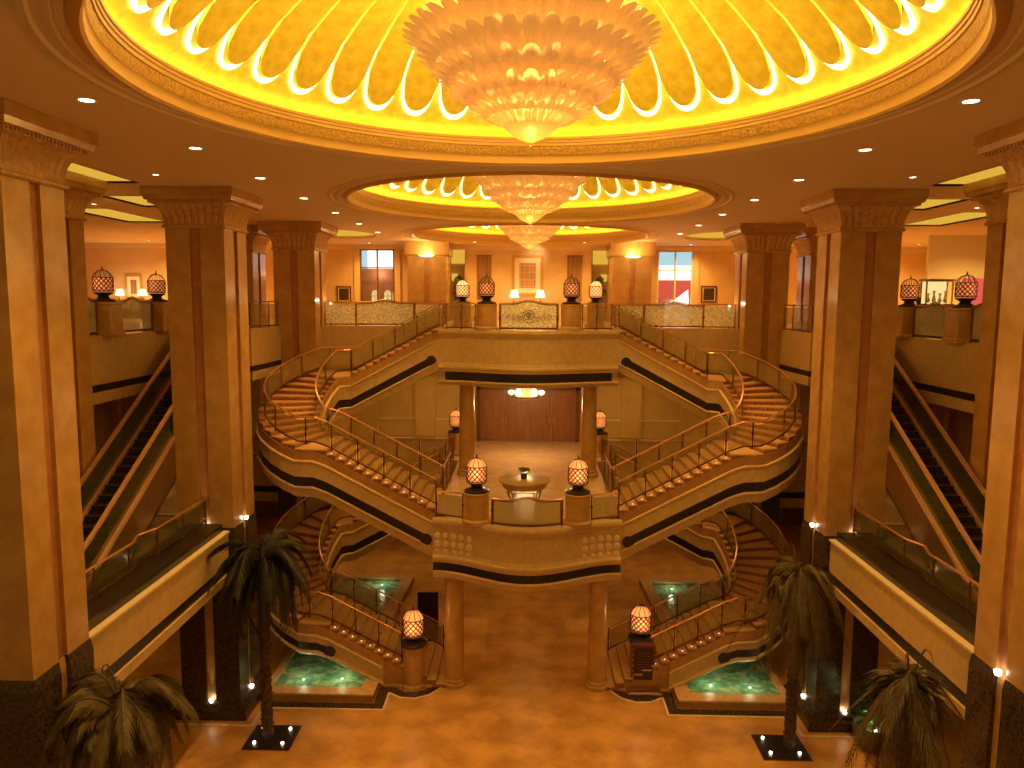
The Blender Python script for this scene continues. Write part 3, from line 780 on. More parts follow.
# gallery railings
def cp(F, xa, xb, off, z, n=10):
    out = []
    for i in range(n + 1):
        x = xa + (xb - xa) * i / n
        for (x0, y0), (x1, y1) in zip(F, F[1:]):
            if x0 - 1e-6 <= x <= x1 + 1e-6: out.append((x, y0 + (y1 - y0) * (x - x0) / (x1 - x0) + off, z)); break
    return out
railing(cp(BF, -1.12, 1.12, .12, Z1), 1, 'railing at the centre of the balcony front, glass panel with a peaked top rail', bump=True, glass='frost', h=.88)
railing(cp(GF, -1.12, 1.12, .12, Z2), 1, 'etched glass railing at the centre of the upper bridge, with round scroll emblem', bump=True, glass='etched', orn=True)
for s in (-1, 1):
    w = side_word[s]
    q = cp(BF, *sorted((s * 2.1, s * 3.0)), .12, Z1, 6); railing(q, 1, 'short railing panel between the %s lamp pedestal and stairs on the balcony' % w, glass='frost', h=.88)
    q = cp(GF, *sorted((s * 2.1, s * 3.25)), .12, Z2, 6); railing(q, 2, 'short railing between the %s lamp pedestal and stair head on the upper bridge' % w, glass='glass')
    railing([(s * 3.1, 26.85, Z1), (s * 3.1, 29.65, Z1)], 2, 'side railing of the balcony floor between the %s stair flights' % w)
    railing([(s * 3.35, 33.3, Z1), (s * 12.6, 33.3, Z1)], 6, 'long railing along the back of the middle floor on the %s' % w)
    railing([(s * 3.75, 32.9, Z2), (s * 5.0, 32.9, Z2)], 1, 'narrow railing panel beside the %s stair head on the back gallery' % w, glass='etched')
    railing([(s * 5.0, 32.9, Z2), (s * 7.6, 32.9, Z2)], 1, 'wide etched railing panel with peaked top on the %s back gallery' % w, bump=True, glass='etched')
    railing([(s * 7.6, 32.9, Z2), (s * 8.95, 32.9, Z2)], 1, 'etched railing panel against the marble column on the %s back gallery' % w, glass='etched')
    railing([(s * 10.6, 28.4, Z2), (s * 10.6, 31.5, Z2)], 3, 'short railing by the escalator head on the %s upper gallery' % w)
    q = [(20.7, 21.95), (22.75, 25.2), (26.0, 28.1), (15.1, 18.9)]
    for i, (ya, yb) in enumerate(q):
        railing([(s * 12.75, ya, Z2), (s * 12.75, yb, Z2)], 1, '%s side gallery etched railing panel, %s from the camera' % (w, ['second', 'third', 'fourth', 'first'][i]), bump=True, glass='etched')
    # railing beside the middle-level deck
    t = railing([(s * 9.85, 14.8, Z1 + .3), (s * 9.85, 18.0, Z1 + .3), (s * 10.05, 18.6, Z1 + .3), (s * 9.85, 19.2, Z1 + .3), (s * 9.85, 22.2, Z1 + .3)], 5, 'long glass railing in front of the %s escalator on the middle floor' % w, glass='darkglass', h=.75)
    a = MB(); xs = sorted((s * 9.3, s * 10.3)); a.box(xs[0], xs[1], 14.8, 22.1, 5.981, 6.3); 
    k = tag(a.build('planter_ledge', 'black'), 'dark granite ledge under the glass railing by the %s escalator' % w, 'ledge', 'granite ledges')
    a = MB(); xs = sorted((s * 9.12, s * 9.42)); a.box(xs[0], xs[1], 14.75, 22.2, 6.0, 6.06); tag(a.build('coping', 'creamlt', k))

# ------------------------------------------------------------------ pedestals and lattice lamps
def pedestal(x, y, z, r, h, lab, mat='stone', rnd=True):
    t = empty('lamp_pedestal', (x, y, z), lab, 'pedestal', 'lamp pedestals')
    a = MB()
    if rnd: a.lathe([(r * 1.0, z), (r, z + h - .08)], (x, y), 28)
    else: a.loft([sq(x, y, r, z), sq(x, y, r, z + h - .08)])
    a.build('shaft', mat, t, rnd)
    a = MB()
    if rnd: a.lathe([(r, z + h - .08), (r * 1.07, z + h - .06), (r * 1.07, z + h - .01), (r * 1.0, z + h)], (x, y), 28)
    else: a.loft([sq(x, y, r, z + h - .08), sq(x, y, r * 1.08, z + h - .06), sq(x, y, r * 1.08, z + h)])
    a.build('cap', mat, t, rnd)
    a = MB()
    if rnd: a.lathe([(r * 1.16, z), (r * 1.16, z + .1), (r * 1.03, z + .16)], (x, y), 28)
    else: a.loft([sq(x, y, r * 1.12, z), sq(x, y, r * 1.12, z + .1), sq(x, y, r * 1.0, z + .14)])
    a.build('foot', mat, t, rnd)
    return t
def lattice_lamp(x, y, z, lab, shade='shade', k=1., power=12, basemat='black', openc=False):
    t = empty('lattice_lamp', (x, y, z), lab, 'lamp', 'lattice shade lamps')
    K = lambda pr: [(r * k, z + h * k) for r, h in pr]
    a = MB(); a.lathe(K([(.40, 0), (.40, .06), (.34, .09)]), (x, y), 28); a.build('base_plate', basemat, t, True)
    a = MB(); a.lathe(K([(.34, .09), (.22, .12), (.17, .17), (.18, .22), (.30, .29), (.34, .33)]), (x, y), 28); a.build('urn', basemat, t, True)
    sh = MB(); sh.lathe(K([(.27, .34), (.305, .38), (.305, .84)] + ([(.1, .86), (.02, .87)] if openc else [(.27, .90), (.24, .97), (.16, 1.05), (.02, 1.09)])), (x, y), 32); so = sh.build('lamp_shade', shade, t, True)
    a = MB(); R = .318 * k
    nb = 13
    for d in (-1, 1):
        for i in range(nb):
            a0 = 2 * PI * i / nb
            a.tube([(x + R * math.cos(a0 + d * q * .22), y + R * math.sin(a0 + d * q * .22), z + k * (.38 + q * .0767)) for q in range(7)], .02 * k, 4)
    for zz_, rr in ((.37, .315), (.84, .322), (.60, .0)):
        if rr: a.tube([(x + rr * k * math.cos(2 * PI * j / 24), y + rr * k * math.sin(2 * PI * j / 24), z + k * zz_) for j in range(25)], .018 * k, 4)
    a.build('lattice', 'lattice', so)
    a = MB()
    for i in range(10):
        an = 2 * PI * i / 10
        a.tube([(x + r * k * math.cos(an), y + r * k * math.sin(an), z + h * k) for r, h in [(.322, .84), (.285, .91), (.25, .98), (.165, 1.065), (.02, 1.11)]], .012 * k, 4)
    a.lathe(K([(.03, 1.08), (.045, 1.12), (.02, 1.16), (.03, 1.19), (0, 1.24)]), (x, y), 8)
    a.build('crown', 'lattice', t)
    if power: light('POINT', 'lamp_glow', (x, y - .5 * k, z + .65 * k), power, (1, .5, .2), .2, t)
    return t
for s in (-1, 1):
    w = side_word[s]
    pedestal(s * 1.63, 23.62, Z1, .40, 1.02, 'round stone pedestal on the balcony front, %s of the table' % w)
    lattice_lamp(s * 1.63, 23.62, Z1 + 1.02, 'glowing lattice lamp on the balcony front, %s of the table' % w, power=14)
    pedestal(s * 1.65, 29.35, Z2, .40, 1.02, 'round stone pedestal on the %s of the bridge railing emblem' % w)
    lattice_lamp(s * 1.65, 29.35, Z2 + 1.02, 'dark based lattice lamp on the %s front pedestal of the upper bridge' % w, shade='shadedim', power=4, k=.95, openc=True)
    pedestal(s * 3.0, 34.0, Z2, .38, 1.02, 'stone pedestal behind the %s stair head on the back gallery' % w)
    lattice_lamp(s * 3.0, 34.0, Z2 + 1.02, 'brightly lit lattice lamp behind the %s stair head on the back gallery' % w, shade='shadehot', k=.95, power=10)
    pedestal(s * 3.35, 34.6, Z1, .38, 1.02, 'stone pedestal behind the %s round column on the middle floor' % w)
    lattice_lamp(s * 3.35, 34.6, Z1 + 1.02, 'small lit lattice lamp half hidden behind the %s round column' % w, k=.95, power=6)
    for i, y in enumerate((22.35, 25.6)):
        pedestal(s * 12.75, y, Z2, .36, 1.02, 'square pedestal of the %s side gallery railing, %s' % (w, ['nearer of two', 'farther of two'][i]), rnd=False)
        lattice_lamp(s * 12.75, y, Z2 + 1.02, 'dark crowned lattice lamp on the %s side gallery railing, %s' % (w, ['nearer of two', 'farther of two'][i]), shade='shadedim', power=3, k=.86, openc=True)
# ground lamps at the foot of the stairs
pedestal(-3.82, 24.35, 0, .36, 1.5, 'round stone pillar at the foot of the left lower staircase')
lattice_lamp(-3.82, 24.35, 1.5, 'glowing lattice lamp on the round pillar at the foot of the left lower stairs', k=1.1, power=16)
pedestal(3.97, 25.0, 0, .36, 1.5, 'round stone pillar at the foot of the right lower staircase, behind the notice stand')
lattice_lamp(3.97, 25.0, 1.5, 'glowing lattice lamp above the notice stand at the foot of the right stairs', k=1.1, power=16)
# notice stand
t = empty('notice_stand', (3.98, 24.38, 0), 'dark notice stand with glass front in front of the right ground lamp pillar', 'notice stand')
a = MB(); a.loft([sq(3.98, 24.38, .56, 0), sq(3.98, 24.38, .56, .12), sq(3.98, 24.38, .48, .16), sq(3.98, 24.38, .48, .22)]); a.build('base', 'wood', t)
a = MB(); a.box(3.58, 4.38, 24.26, 24.50, .22, 1.62); a.build('frame', 'bronze', t)
a = MB(); a.box(3.67, 4.29, 24.235, 24.265, .42, 1.54); a.build('notice_panel', 'dark', t)
a = MB()
for q in range(9): a.box(3.75, 4.21, 24.225, 24.236, .55 + q * .1, .57 + q * .1)
a.build('slat', 'wood', t)
a = MB()
for x in (3.62, 4.34):
    for q in range(7): a.lathe([(.02, .35 + q * .19 - .02), (.025, .35 + q * .19), (.0, .35 + q * .19 + .02)], (x, 24.25), 6)
a.build('stud', 'brass', t)
# black sign board under the left stair
t = empty('sign_board', (-3.75, 27.9, 0), 'plain black upright board behind the left ground lamp', 'sign board')
a = MB(); a.box(-4.2, -3.4, 27.85, 27.95, .05, 1.9); a.build('board', 'black', t)
a = MB(); a.box(-4.1, -3.5, 27.7, 28.1, 0, .06); a.build('foot', 'black', t)

# ------------------------------------------------------------------ pools
for s in (-1, 1):
    w = side_word[s]
    t = empty('reflecting_pool', (s * 7, 28, 0), 'shallow green reflecting pool with marble kerb under the %s stairs' % w, 'pool', 'reflecting pools')
    out = [(8.66, 23.2), (5.0, 23.2), (5.0, 25.7), (5.55, 27.2), (5.3, 34.1), (8.66, 34.1)]
    out = [(s * x, y) for x, y in out]; cx, cy = s * 7.1, 28.5
    inn = [(s * x, y) for x, y in [(8.5, 23.62), (5.42, 23.62), (5.42, 25.6), (5.97, 27.2), (5.75, 33.6), (8.5, 33.6)]]
    a = MB(); a.prism(out, 0.0, .24, holes=[inn]); a.build('kerb', 'edge', t)
    o2 = [(s * x, y) for x, y in [(8.69, 23.17), (4.97, 23.17), (4.97, 25.72), (5.52, 27.2), (5.27, 34.15), (8.69, 34.15)]]
    i2 = [(s * x, y) for x, y in [(8.45, 23.65), (5.45, 23.65), (5.45, 25.6), (6.0, 27.2), (5.78, 33.55), (8.45, 33.55)]]
    a = MB(); a.prism(o2, .24, .30, holes=[i2]); a.build('coping', 'tread', t)
    a = MB(); a.prism([(cx + (x - cx) * .999, cy + (y - cy) * .999) for x, y in inn], .03, .18); a.build('water', 'water', t)
    for i, (px, py) in enumerate(((7.6, 24.3), (6.3, 24.4), (6.6, 33.0))):
        a = MB(); a.lathe([(.05, .181), (.04, .2)], (s * px, py), 8); a.build('pool_light', 'uplight_green', t)
        light('POINT', 'pool_lamp', (s * px, py, .6), 8, (.8, 1, .6), .12, t)


# dark inlaid band and pale border strip on the ground floor
for s in (-1, 1):
    w = side_word[s]
    arc = [(s * (3.82 + .62 * math.cos(q)), 24.35 - .62 * math.sin(q)) for q in [PI * .12 + PI * .62 * i / 8 for i in range(9)]]
    path = [(s * 8.4, 22.98), (s * 4.78, 22.98), (s * 4.78, 24.05), (s * 4.45, 24.0), (s * 4.1, 23.75), (s * 3.7, 23.72), (s * 3.35, 23.9), (s * 3.1, 24.25), (s * 2.75, 24.9)]
    a = MB(); a.sweep([(x, y, 0) for x, y in path], [(-.17, 0.0), (-.17, .02), (.17, .02), (.17, 0.0)])
    o = a.build('floor_border', 'granite'); tag(o, 'dark inlaid floor band curving round the %s pool and lamp pillar' % w, 'floor border', 'floor borders')
    a = MB(); a.sweep([(x, y, 0) for x, y in path], [(u * s * -1 if False else u, v) for u, v in [(s * .17, 0), (s * .17, .024), (s * .24, .024), (s * .24, 0)]])
    a.build('pale_strip', 'creamlt', o)
    # low rounded step at the stair foot
    a = MB(); pts = [(s * 5.0, 24.2), (s * 3.2, 24.2), (s * 2.95, 24.6), (s * 2.75, 25.2), (s * 2.75, 26.8), (s * 5.0, 26.8)]
    a.prism(pts, 0.021, .10); tag(a.build('stair_plinth', 'tread'), 'low pale marble step at the foot of the %s lower stairs' % w, 'step', 'stair foot steps')
    # border round the column plinth
    a = MB(); x0, x1 = 8.45, 11.6
    P = [(s * x, y, 0) for x, y in [(8.45, 22.9), (8.45, 21.75), (11.6, 21.75)]]
    a.sweep(P, [(-.04, 0), (-.04, .022), (.04, .022), (.04, 0)]); tag(a.build('floor_border', 'creamlt'), 'thin pale floor line round the base of the second column on the %s' % w, 'floor border', 'floor lines')

# ------------------------------------------------------------------ escalators
SL = .581
def escalator(s):
    w = side_word[s]
    t = empty('escalator', (s * 11.45, 17, Z1), 'escalator rising away from the camera behind the %s columns' % w, 'escalator', 'escalators')
    ya, yb = 17.4, 27.6
    zf = lambda y: Z1 + max(0, min(Z2 - Z1, (y - ya) * SL))
    # steps
    n = 30
    for i in range(n):
        y0 = ya + i * (yb - ya) / n; z = zf(y0 + .17)
        a = MB(); xs = sorted((s * 10.98, s * 11.92)); a.box(xs[0], xs[1], y0, y0 + (yb - ya) / n + .02, z - .3, z)
        xs = sorted((s * 11.0, s * 11.9)); a.box(xs[0], xs[1], y0 + .001, y0 + .03, z - .002, z + .006, 1)
        a.build('step', ['esc_step', 'brass'], t)
    for k, x in enumerate((10.85, 12.05)):
        line = [(s * x, ya - 1.0, Z1), (s * x, ya - .1, Z1), (s * x, ya + .6, zf(ya + .6))] + [(s * x, yb - .4, zf(yb - .4)), (s * x, yb + .3, Z2), (s * x, yb + .7, Z2)]
        line = [(s * x, ya - .5, Z1), (s * x, ya, Z1 + .03), (s * x, ya + .5, zf(ya + .5)), (s * x, yb - .3, zf(yb - .3)), (s * x, yb + .5, Z2)]
        bal = group_node('balustrade', t)
        a = MB(); a.sweep(line, [(-.10, -.02), (-.10, .10), (.10, .10), (.10, -.02)]); a.build('deck', 'copper', bal)
        a = MB(); a.sweep(line, [(-.012, .1), (.012, .1), (.012, .86), (-.012, .86)]); a.build('glass_panel', 'darkglass', bal)
        a = MB(); a.sweep(line, [(-.05, .86), (-.05, .95), (.05, .95), (.05, .86)])
        e = line[0]
        a.tube([(e[0], e[1] + .02, e[2] + .9), (e[0], e[1] - .22, e[2] + .82), (e[0], e[1] - .3, e[2] + .6), (e[0], e[1] - .2, e[2] + .3), (e[0], e[1] + .1, e[2] + .15)], .05, 6)
        a.build('handrail', 'copper', bal)
    # truss cladding
    a = MB(); xs = sorted((s * 10.75, s * 12.15))
    prof = [(ya - .6, Z1 + .001), (ya, Z1 + .001), (ya + .4, zf(ya + .4) - .02), (yb, Z2 - .02), (yb + .3, Z2 - .02), (yb + .3, Z2 - .25), (yb + .3, Z2 - .9)]
    prof2 = [(ya + .0, Z1), (yb + .2, Z2 - .05), (yb + .2, Z2 - 1.25), (ya + 2.0, Z1 + .002)]
    for xx in (s * 10.78, s * 12.12):
        vs = [(xx - .03, y, z) for y, z in prof2] + [(xx + .03, y, z) for y, z in prof2]
        a.add(vs, [(0, 1, 2, 3), (7, 6, 5, 4), (0, 4, 5, 1), (1, 5, 6, 2), (2, 6, 7, 3), (3, 7, 4, 0)])
    vs = [(xs[0], y, z) for y, z in prof2[2:]] + [(xs[1], y, z) for y, z in prof2[2:]]
    vs2 = [(x, y, z + .06) for x, y, z in vs]
    a.add(vs + vs2, [(0, 1, 3, 2), (4, 6, 7, 5), (0, 4, 5, 1), (2, 3, 7, 6), (0, 2, 6, 4), (1, 5, 7, 3)])
    a.build('cladding', 'esc_side', t)
    a = MB(); a.lathe([(.05, Z1 + .0), (.06, Z1 + .05)], (s * 10.45, 19.9), 10); a.build('uplight', 'uplight', t)
    light('SPOT', 'escalator_uplight', (s * 10.4, 20.0, Z1 + .12), 18, (1, .7, .35), .04, t, to=(s * 10.9, 20.6, Z1 + 2.2), size=1.0, blend=.9)
for s in (-1, 1): escalator(s)

# ------------------------------------------------------------------ walls
def wall(name, x0, x1, y0, y1, z0, z1, mat):
    a = MB(); a.box(x0, x1, y0, y1, z0, z1); return struct(a.build(name, mat))
wall('wall_back', -28, 28, 45.3, 45.5, Z2, ZC, 'wall')
# inner back wall (upper) with openings: pieces between the doors
def pieces(name, y, z0, z1, xs, mat, th=.25):
    for a_, b_ in xs: wall(name, a_, b_, y, y + th, z0, z1, mat)
pieces('wall_back', 44, Z2, ZC, [(-27, -9.9), (-7.8, -4.75), (-3.75, 3.6), (4.6, 7.35), (9.5, 27)], 'wall')
pieces('wall_back', 44, 16.1, ZC, [(-9.9, -7.8), (7.35, 9.5)], 'wall')
pieces('wall_back', 44, 16.2, ZC, [(-4.75, -3.75), (3.6, 4.6)], 'wall')
a = MB(); a.box(-27, 27, 43.9, 44.0, 16.08, 16.16); a.box(-27, 27, 43.85, 44.0, 16.16, 16.34); struct(a.build('trim_20', 'creamlt'))
wall('wall_left', -27.2, -27, 8, 46, Z2, ZC, 'wall'); wall('wall_right', 27, 27.2, 8, 46, Z2, ZC, 'wall')
wall('wall_left', -17.2, -17, 8, 38, Z1, 10.2, 'midwall'); wall('wall_right', 17, 17.2, 8, 38, Z1, 10.2, 'midwall')
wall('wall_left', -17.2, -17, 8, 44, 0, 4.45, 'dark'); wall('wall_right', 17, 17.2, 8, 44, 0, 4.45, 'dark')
wall('wall_back', -17, 17, 44, 44.2, 0, 4.45, 'midwall')
pieces('wall_back', 38.0, Z1, 10.2, [(-17, -2.62), (2.62, 17)], 'wallgreen')
wall('wall_back', -2.62, 2.62, 38.0, 38.25, 8.85, 10.2, 'wallgreen')
n_t = 21
for s in (-1, 1):
    for x in (5.25, 8.2, 11.2, 14.2):
        a = MB(); xs = sorted((s * (x - .5), s * (x + .5))); a.box(xs[0], xs[1], 37.85, 38.0, Z1, 10.2); struct(a.build('trim_%d' % n_t, 'wallgreen')); n_t += 1
    xs = sorted((s * 2.7, s * 17)); a = MB(); a.box(xs[0], xs[1], 37.93, 38.0, 7.08, 7.16); a.box(xs[0], xs[1], 37.9, 38.0, Z1, Z1 + .2); struct(a.build('baseboard_back', 'creamlt'))
    for y in range(12, 38, 3):
        a = MB(); xs = sorted((s * 16.8, s * 17)); a.box(xs[0], xs[1], y, y + .35, Z1, 10.2); struct(a.build('trim_%d' % n_t, 'edge')); n_t += 1
# hall doors
t = empty('door_1', (0, 38.1, Z1), None, None, None, 'structure')
a = MB(); a.box(-2.62, -2.42, 37.9, 38.15, Z1, 8.85); a.box(2.42, 2.62, 37.9, 38.15, Z1, 8.85); a.box(-2.62, 2.62, 37.9, 38.15, 8.65, 8.85); a.build('door_frame', 'wood', t)
for i in range(4):
    x0 = -2.42 + i * 1.21; a = MB(); a.box(x0 + .01, x0 + 1.2, 38.0, 38.08, Z1 + .01, 8.64)
    for zz0, zz1 in ((Z1 + .2, Z1 + 1.0), (Z1 + 1.15, 8.45)): a.box(x0 + .2, x0 + 1.01, 37.97, 38.0, zz0, zz1)
    l = a.build('door_leaf', 'doorwood', t)
    a = MB(); hx = x0 + (1.1 if i % 2 == 0 else .1); a.box(hx - .02, hx + .02, 37.93, 37.97, Z1 + .95, Z1 + 1.25); a.build('door_handle', 'brass', l)
# little nook openings with lit yellow panels
for s in (-1, 1):
    w = side_word[s]
    xa, xb = sorted((s * 3.7, s * 4.7))
    t = empty('wall_niche', (s * 4.2, 44.6, Z2), 'tall wall opening with yellow lit ceiling panels beside the %s pier' % w, 'niche', 'lit wall niches')
    a = MB(); a.box(xa, xb, 45.1, 45.2, Z2, ZC); a.build('back_panel', 'wall', t)
    a = MB(); a.box(xa + .06, xb - .06, 44.95, 45.08, 15.35, 16.2); a.build('lit_panel', 'coffer', t)
    a = MB(); m = (xa + .1) if s < 0 else xb - .45; a.box(m, m + .35, 44.9, 45.05, 14.35, 14.75); a.build('small_panel', 'coffer', t)
    # potted tree in the niche
    tr = empty('potted_tree', (s * 4.15, 44.45, Z2), 'leafy potted tree in the wall opening beside the %s pier' % w, 'plant', 'potted trees')
    a = MB(); a.lathe([(.16, Z2), (.22, Z2 + .45), (.2, Z2 + .45)], (s * 4.15, 44.45), 14); a.build('pot', 'pot', tr)
    a = MB(); a.tube([(s * 4.15, 44.45, Z2 + .4), (s * 4.15, 44.45, Z2 + 1.2)], .03, 6)
    a.build('trunk', 'trunk', tr)
    a = MB(); R_ = random.Random(3)
    for q in range(260):
        u = R_.uniform(0, 2 * PI); v = R_.uniform(-1, 1); rr = .34 * R_.uniform(.5, 1); c = Vector((s * 4.15 + rr * math.cos(u) * math.sqrt(1 - v * v), 44.45 + rr * math.sin(u) * math.sqrt(1 - v * v), Z2 + 1.75 + .85 * v))
        d = Vector((R_.uniform(-1, 1), R_.uniform(-1, 1), R_.uniform(-1, .4))).normalized() * .13; e = d.cross(Vector((R_.uniform(-1, 1), R_.uniform(-1, 1), 1))).normalized() * .04
        a.add([c - d, c + e, c + d, c - e], [(0, 1, 2, 3)])
    a.build('foliage', 'green', tr)

# glass doors with the bright shop fronts beyond them
def door_frame(n, x0, x1):
    t = empty('door_%d' % n, ((x0 + x1) / 2, 44, Z2), None, None, None, 'structure')
    a = MB()
    for x in (x0, (x0 + x1) / 2 - .04, x1 - .08): a.box(x, x + .08, 43.95, 44.1, Z2, 16.1)
    a.box(x0, x1, 43.95, 44.1, 16.02, 16.1); a.box(x0, x1, 43.97, 44.08, 15.0 if n == 2 else 14.95, 15.06 if n == 2 else 15.0)
    a.build('door_frame', 'wood' if n == 2 else 'palewall', t)
    a = MB(); a.box(x0 + .08, x1 - .08, 44.02, 44.04, Z2 + .02, 16.02); a.build('pane', 'clear', t)
    # pilaster jambs
    a = MB(); a.box(x0 - .35, x0 - .02, 43.9, 44.0, Z2, 16.1); a.box(x1 + .02, x1 + .35, 43.9, 44.0, Z2, 16.1); a.build('door_jamb', 'wall', t)
door_frame(2, -9.85, -7.85); door_frame(3, 7.4, 9.45)
light('POINT', 'shop_fill', (-8.85, 44.5, 14.7), 30, (1, .7, .5), .1)  # added fill between pane and shopfront, lightens the dark timber
t = empty('shopfront', (-8.85, 44.9, Z2), 'brown shopfront with yellow lit arched windows beyond the left glass door', 'shopfront')
a = MB(); a.box(-10.1, -7.6, 45.0, 45.15, Z2, 15.0); a.build('timber_wall', 'brownshop', t)
a = MB(); a.box(-9.6, -7.7, 44.9, 45.05, 15.02, 16.1); a.build('bright_panel', 'white', t)
a = MB(); a.box(-10.1, -9.6, 44.9, 45.05, 15.02, 16.1); a.build('blue_panel', 'sky', t)
for x in (-9.2, -8.45, -7.95):
    a = MB(); ar = [(x - .2, Z2 + .1), (x + .2, Z2 + .1), (x + .2, 13.5)] + [(x + .2 * math.cos(q), 13.5 + .25 * math.sin(q)) for q in [PI * i / 8 for i in range(1, 8)]] + [(x - .2, 13.5)]
    n = len(ar); a.add([(p, 44.95, z) for p, z in ar] + [(p, 45.0, z) for p, z in ar], [tuple(range(n)), tuple(range(n, 2 * n))[::-1]] + [(i, (i + 1) % n, n + (i + 1) % n, n + i) for i in range(n)])
    wn = a.build('arched_window', 'shop', t)
    a = MB()
    for q in range(4): a.box(x - .21, x + .21, 44.93, 44.95, Z2 + .4 + q * .33, Z2 + .43 + q * .33)
    a.box(x - .01, x + .01, 44.93, 44.95, Z2 + .1, 13.7); a.build('glazing_bar', 'brownshop', wn)
a = MB(); a.box(-8.75, -8.25, 44.8, 44.92, Z2, 12.75); a.build('counter', 'dark', t)
t = empty('shopfront', (8.4, 44.9, Z2), 'bright white and red display beyond the right glass door', 'shopfront')
a = MB(); a.box(7.2, 9.6, 45.0, 45.15, 13.35, 14.45); a.box(7.2, 9.6, 45.0, 45.15, Z2, 13.0); a.build('red_panel', 'redlit', t)
a = MB(); a.box(7.2, 9.6, 45.0, 45.15, 14.45, 15.3); a.build('white_panel', 'white', t)
a = MB(); a.box(7.2, 9.6, 45.0, 45.15, 15.3, 16.1); a.build('blue_panel', 'sky', t)
a = MB(); a.loft([[(8.0, 44.9, Z2), (9.45, 44.9, Z2), (9.45, 44.98, Z2), (8.0, 44.98, Z2)], [(8.1, 44.9, 13.1), (9.45, 44.9, 13.3), (9.45, 44.98, 13.3), (8.1, 44.98, 13.1)], [(8.7, 44.9, 13.35), (9.4, 44.9, 13.9), (9.4, 44.98, 13.9), (8.7, 44.98, 13.35)]]); a.build('white_display', 'white', t)

# pictures, tapestries, console on the back wall
def frame_pic(x0, x1, y, z0, z1, lab, art, fw=.16, mount=.2, fm='goldplain', name='framed_picture', cat='picture'):
    t = empty(name, ((x0 + x1) / 2, y, z0), lab, cat)
    a = MB(); a.box(x0, x1, y - .06, y, z0, z0 + fw); a.box(x0, x1, y - .06, y, z1 - fw, z1); a.box(x0, x0 + fw, y - .06, y, z0 + fw, z1 - fw); a.box(x1 - fw, x1, y - .06, y, z0 + fw, z1 - fw); a.build('frame', fm, t)
    if mount: a = MB(); a.box(x0 + fw, x1 - fw, y - .03, y, z0 + fw, z1 - fw); a.build('mount', 'mat', t)
    k = fw + mount
    a = MB(); a.box(x0 + k, x1 - k, y - .045, y - .005, z0 + k, z1 - k); a.build('artwork', art, t)
    return t
frame_pic(-1.02, .82, 43.99, 13.45, 15.8, 'large gilt framed painting in the middle of the back wall', 'canvas', .17, .28)
light('SPOT', 'picture_lamp', (0.6, 43.0, 16.25), 60, (1, .8, .45), .08, ceil, to=(.35, 44, 15.7), size=1.5, blend=.9)
for s in (-1, 1):
    w = side_word[s]
    t = empty('wall_hanging', (s * 2.62, 43.98, 14.6), 'narrow striped wall hanging %s of the large painting' % w, 'wall hanging', 'striped wall hangings')
    a = MB(); a.box(*sorted((s * 2.2, s * 3.05)), 43.93, 43.98, 13.2, 15.75); a.build('cloth', 'tapestry', t)
    a = MB(); a.tube([(s * 2.15, 43.9, 15.77), (s * 3.1, 43.9, 15.77)], .025, 6); a.build('rod', 'bronze', t)
frame_pic(-11.25, -10.4, 43.99, 13.0, 13.95, 'small dark square carved panel on the wall left of the left glass door', 'dark', .08, .06, 'bronze', 'wall_plaque', 'plaque')
frame_pic(9.95, 10.85, 43.99, 13.15, 14.1, 'small dark square carved panel on the wall right of the right glass door', 'dark', .08, .06, 'bronze', 'wall_plaque', 'plaque')
frame_pic(-23.75, -22.75, 43.99, 13.1, 14.55, 'framed picture between two table lamps far back on the left', 'tapestry', .12, .2)
def console(x0, x1, y, z, lab, h=.85):
    t = empty('console_table', ((x0 + x1) / 2, y, z), lab, 'table')
    a = MB(); a.box(x0, x1, y - .22, y + .2, z + h - .06, z + h); a.build('tabletop', 'tablestone', t)
    for x in (x0 + .05, x1 - .11):
        for yy in (y - .2, y + .12): a = MB(); a.box(x, x + .06, yy, yy + .06, z, z + h - .06); a.build('leg', 'wood', t)
    return t
def table_lamp(x, y, z, lab, k=1., p=6):
    t = empty('table_lamp', (x, y, z), lab, 'lamp')
    a = MB(); a.lathe([(.09 * k, z), (.09 * k, z + .02), (.03 * k, z + .05), (.06 * k, z + .16 * k), (.02 * k, z + .28 * k), (.015, z + .4 * k)], (x, y), 14); a.build('base', 'brass', t, True)
    a = MB(); a.lathe([(.19 * k, z + .34 * k), (.11 * k, z + .62 * k), (.02, z + .62 * k)], (x, y), 18, cap=False); a.build('lamp_shade', 'lampwhite', t, True)
    if p: light('POINT', 'lamp_glow', (x, y - .3, z + .5 * k), p, (1, .7, .38), .12, t)
console(-1.2, 1.0, 43.6, Z2, 'console table under the large painting')
table_lamp(-.85, 43.6, Z2 + .86, 'small lit table lamp on the console, left of the large painting', 1.5, 14)
table_lamp(.65, 43.6, Z2 + .86, 'small lit table lamp on the console, right of the large painting', 1.5, 14)
console(-24.4, -22.2, 43.6, Z2, 'console table far back on the left, under a framed picture')
table_lamp(-23.9, 43.6, Z2 + .86, 'lit table lamp far back on the left, left of the small framed picture', 1.35, 30)
table_lamp(-22.55, 43.6, Z2 + .86, 'lit table lamp far back on the left, right of the small framed picture', 1.35, 30)
# ground-floor lamps far behind the stairs
for s in (-1, 1):
    w = side_word[s]
    console(*sorted((s * 12.0, s * 10.6)), 35.3, 0, 'low table with a lamp deep on the ground floor, %s' % w, .8)
    table_lamp(s * 11.6, 35.3, .81, 'lit table lamp on the low table deep on the %s ground floor' % w, 1.3, 22)

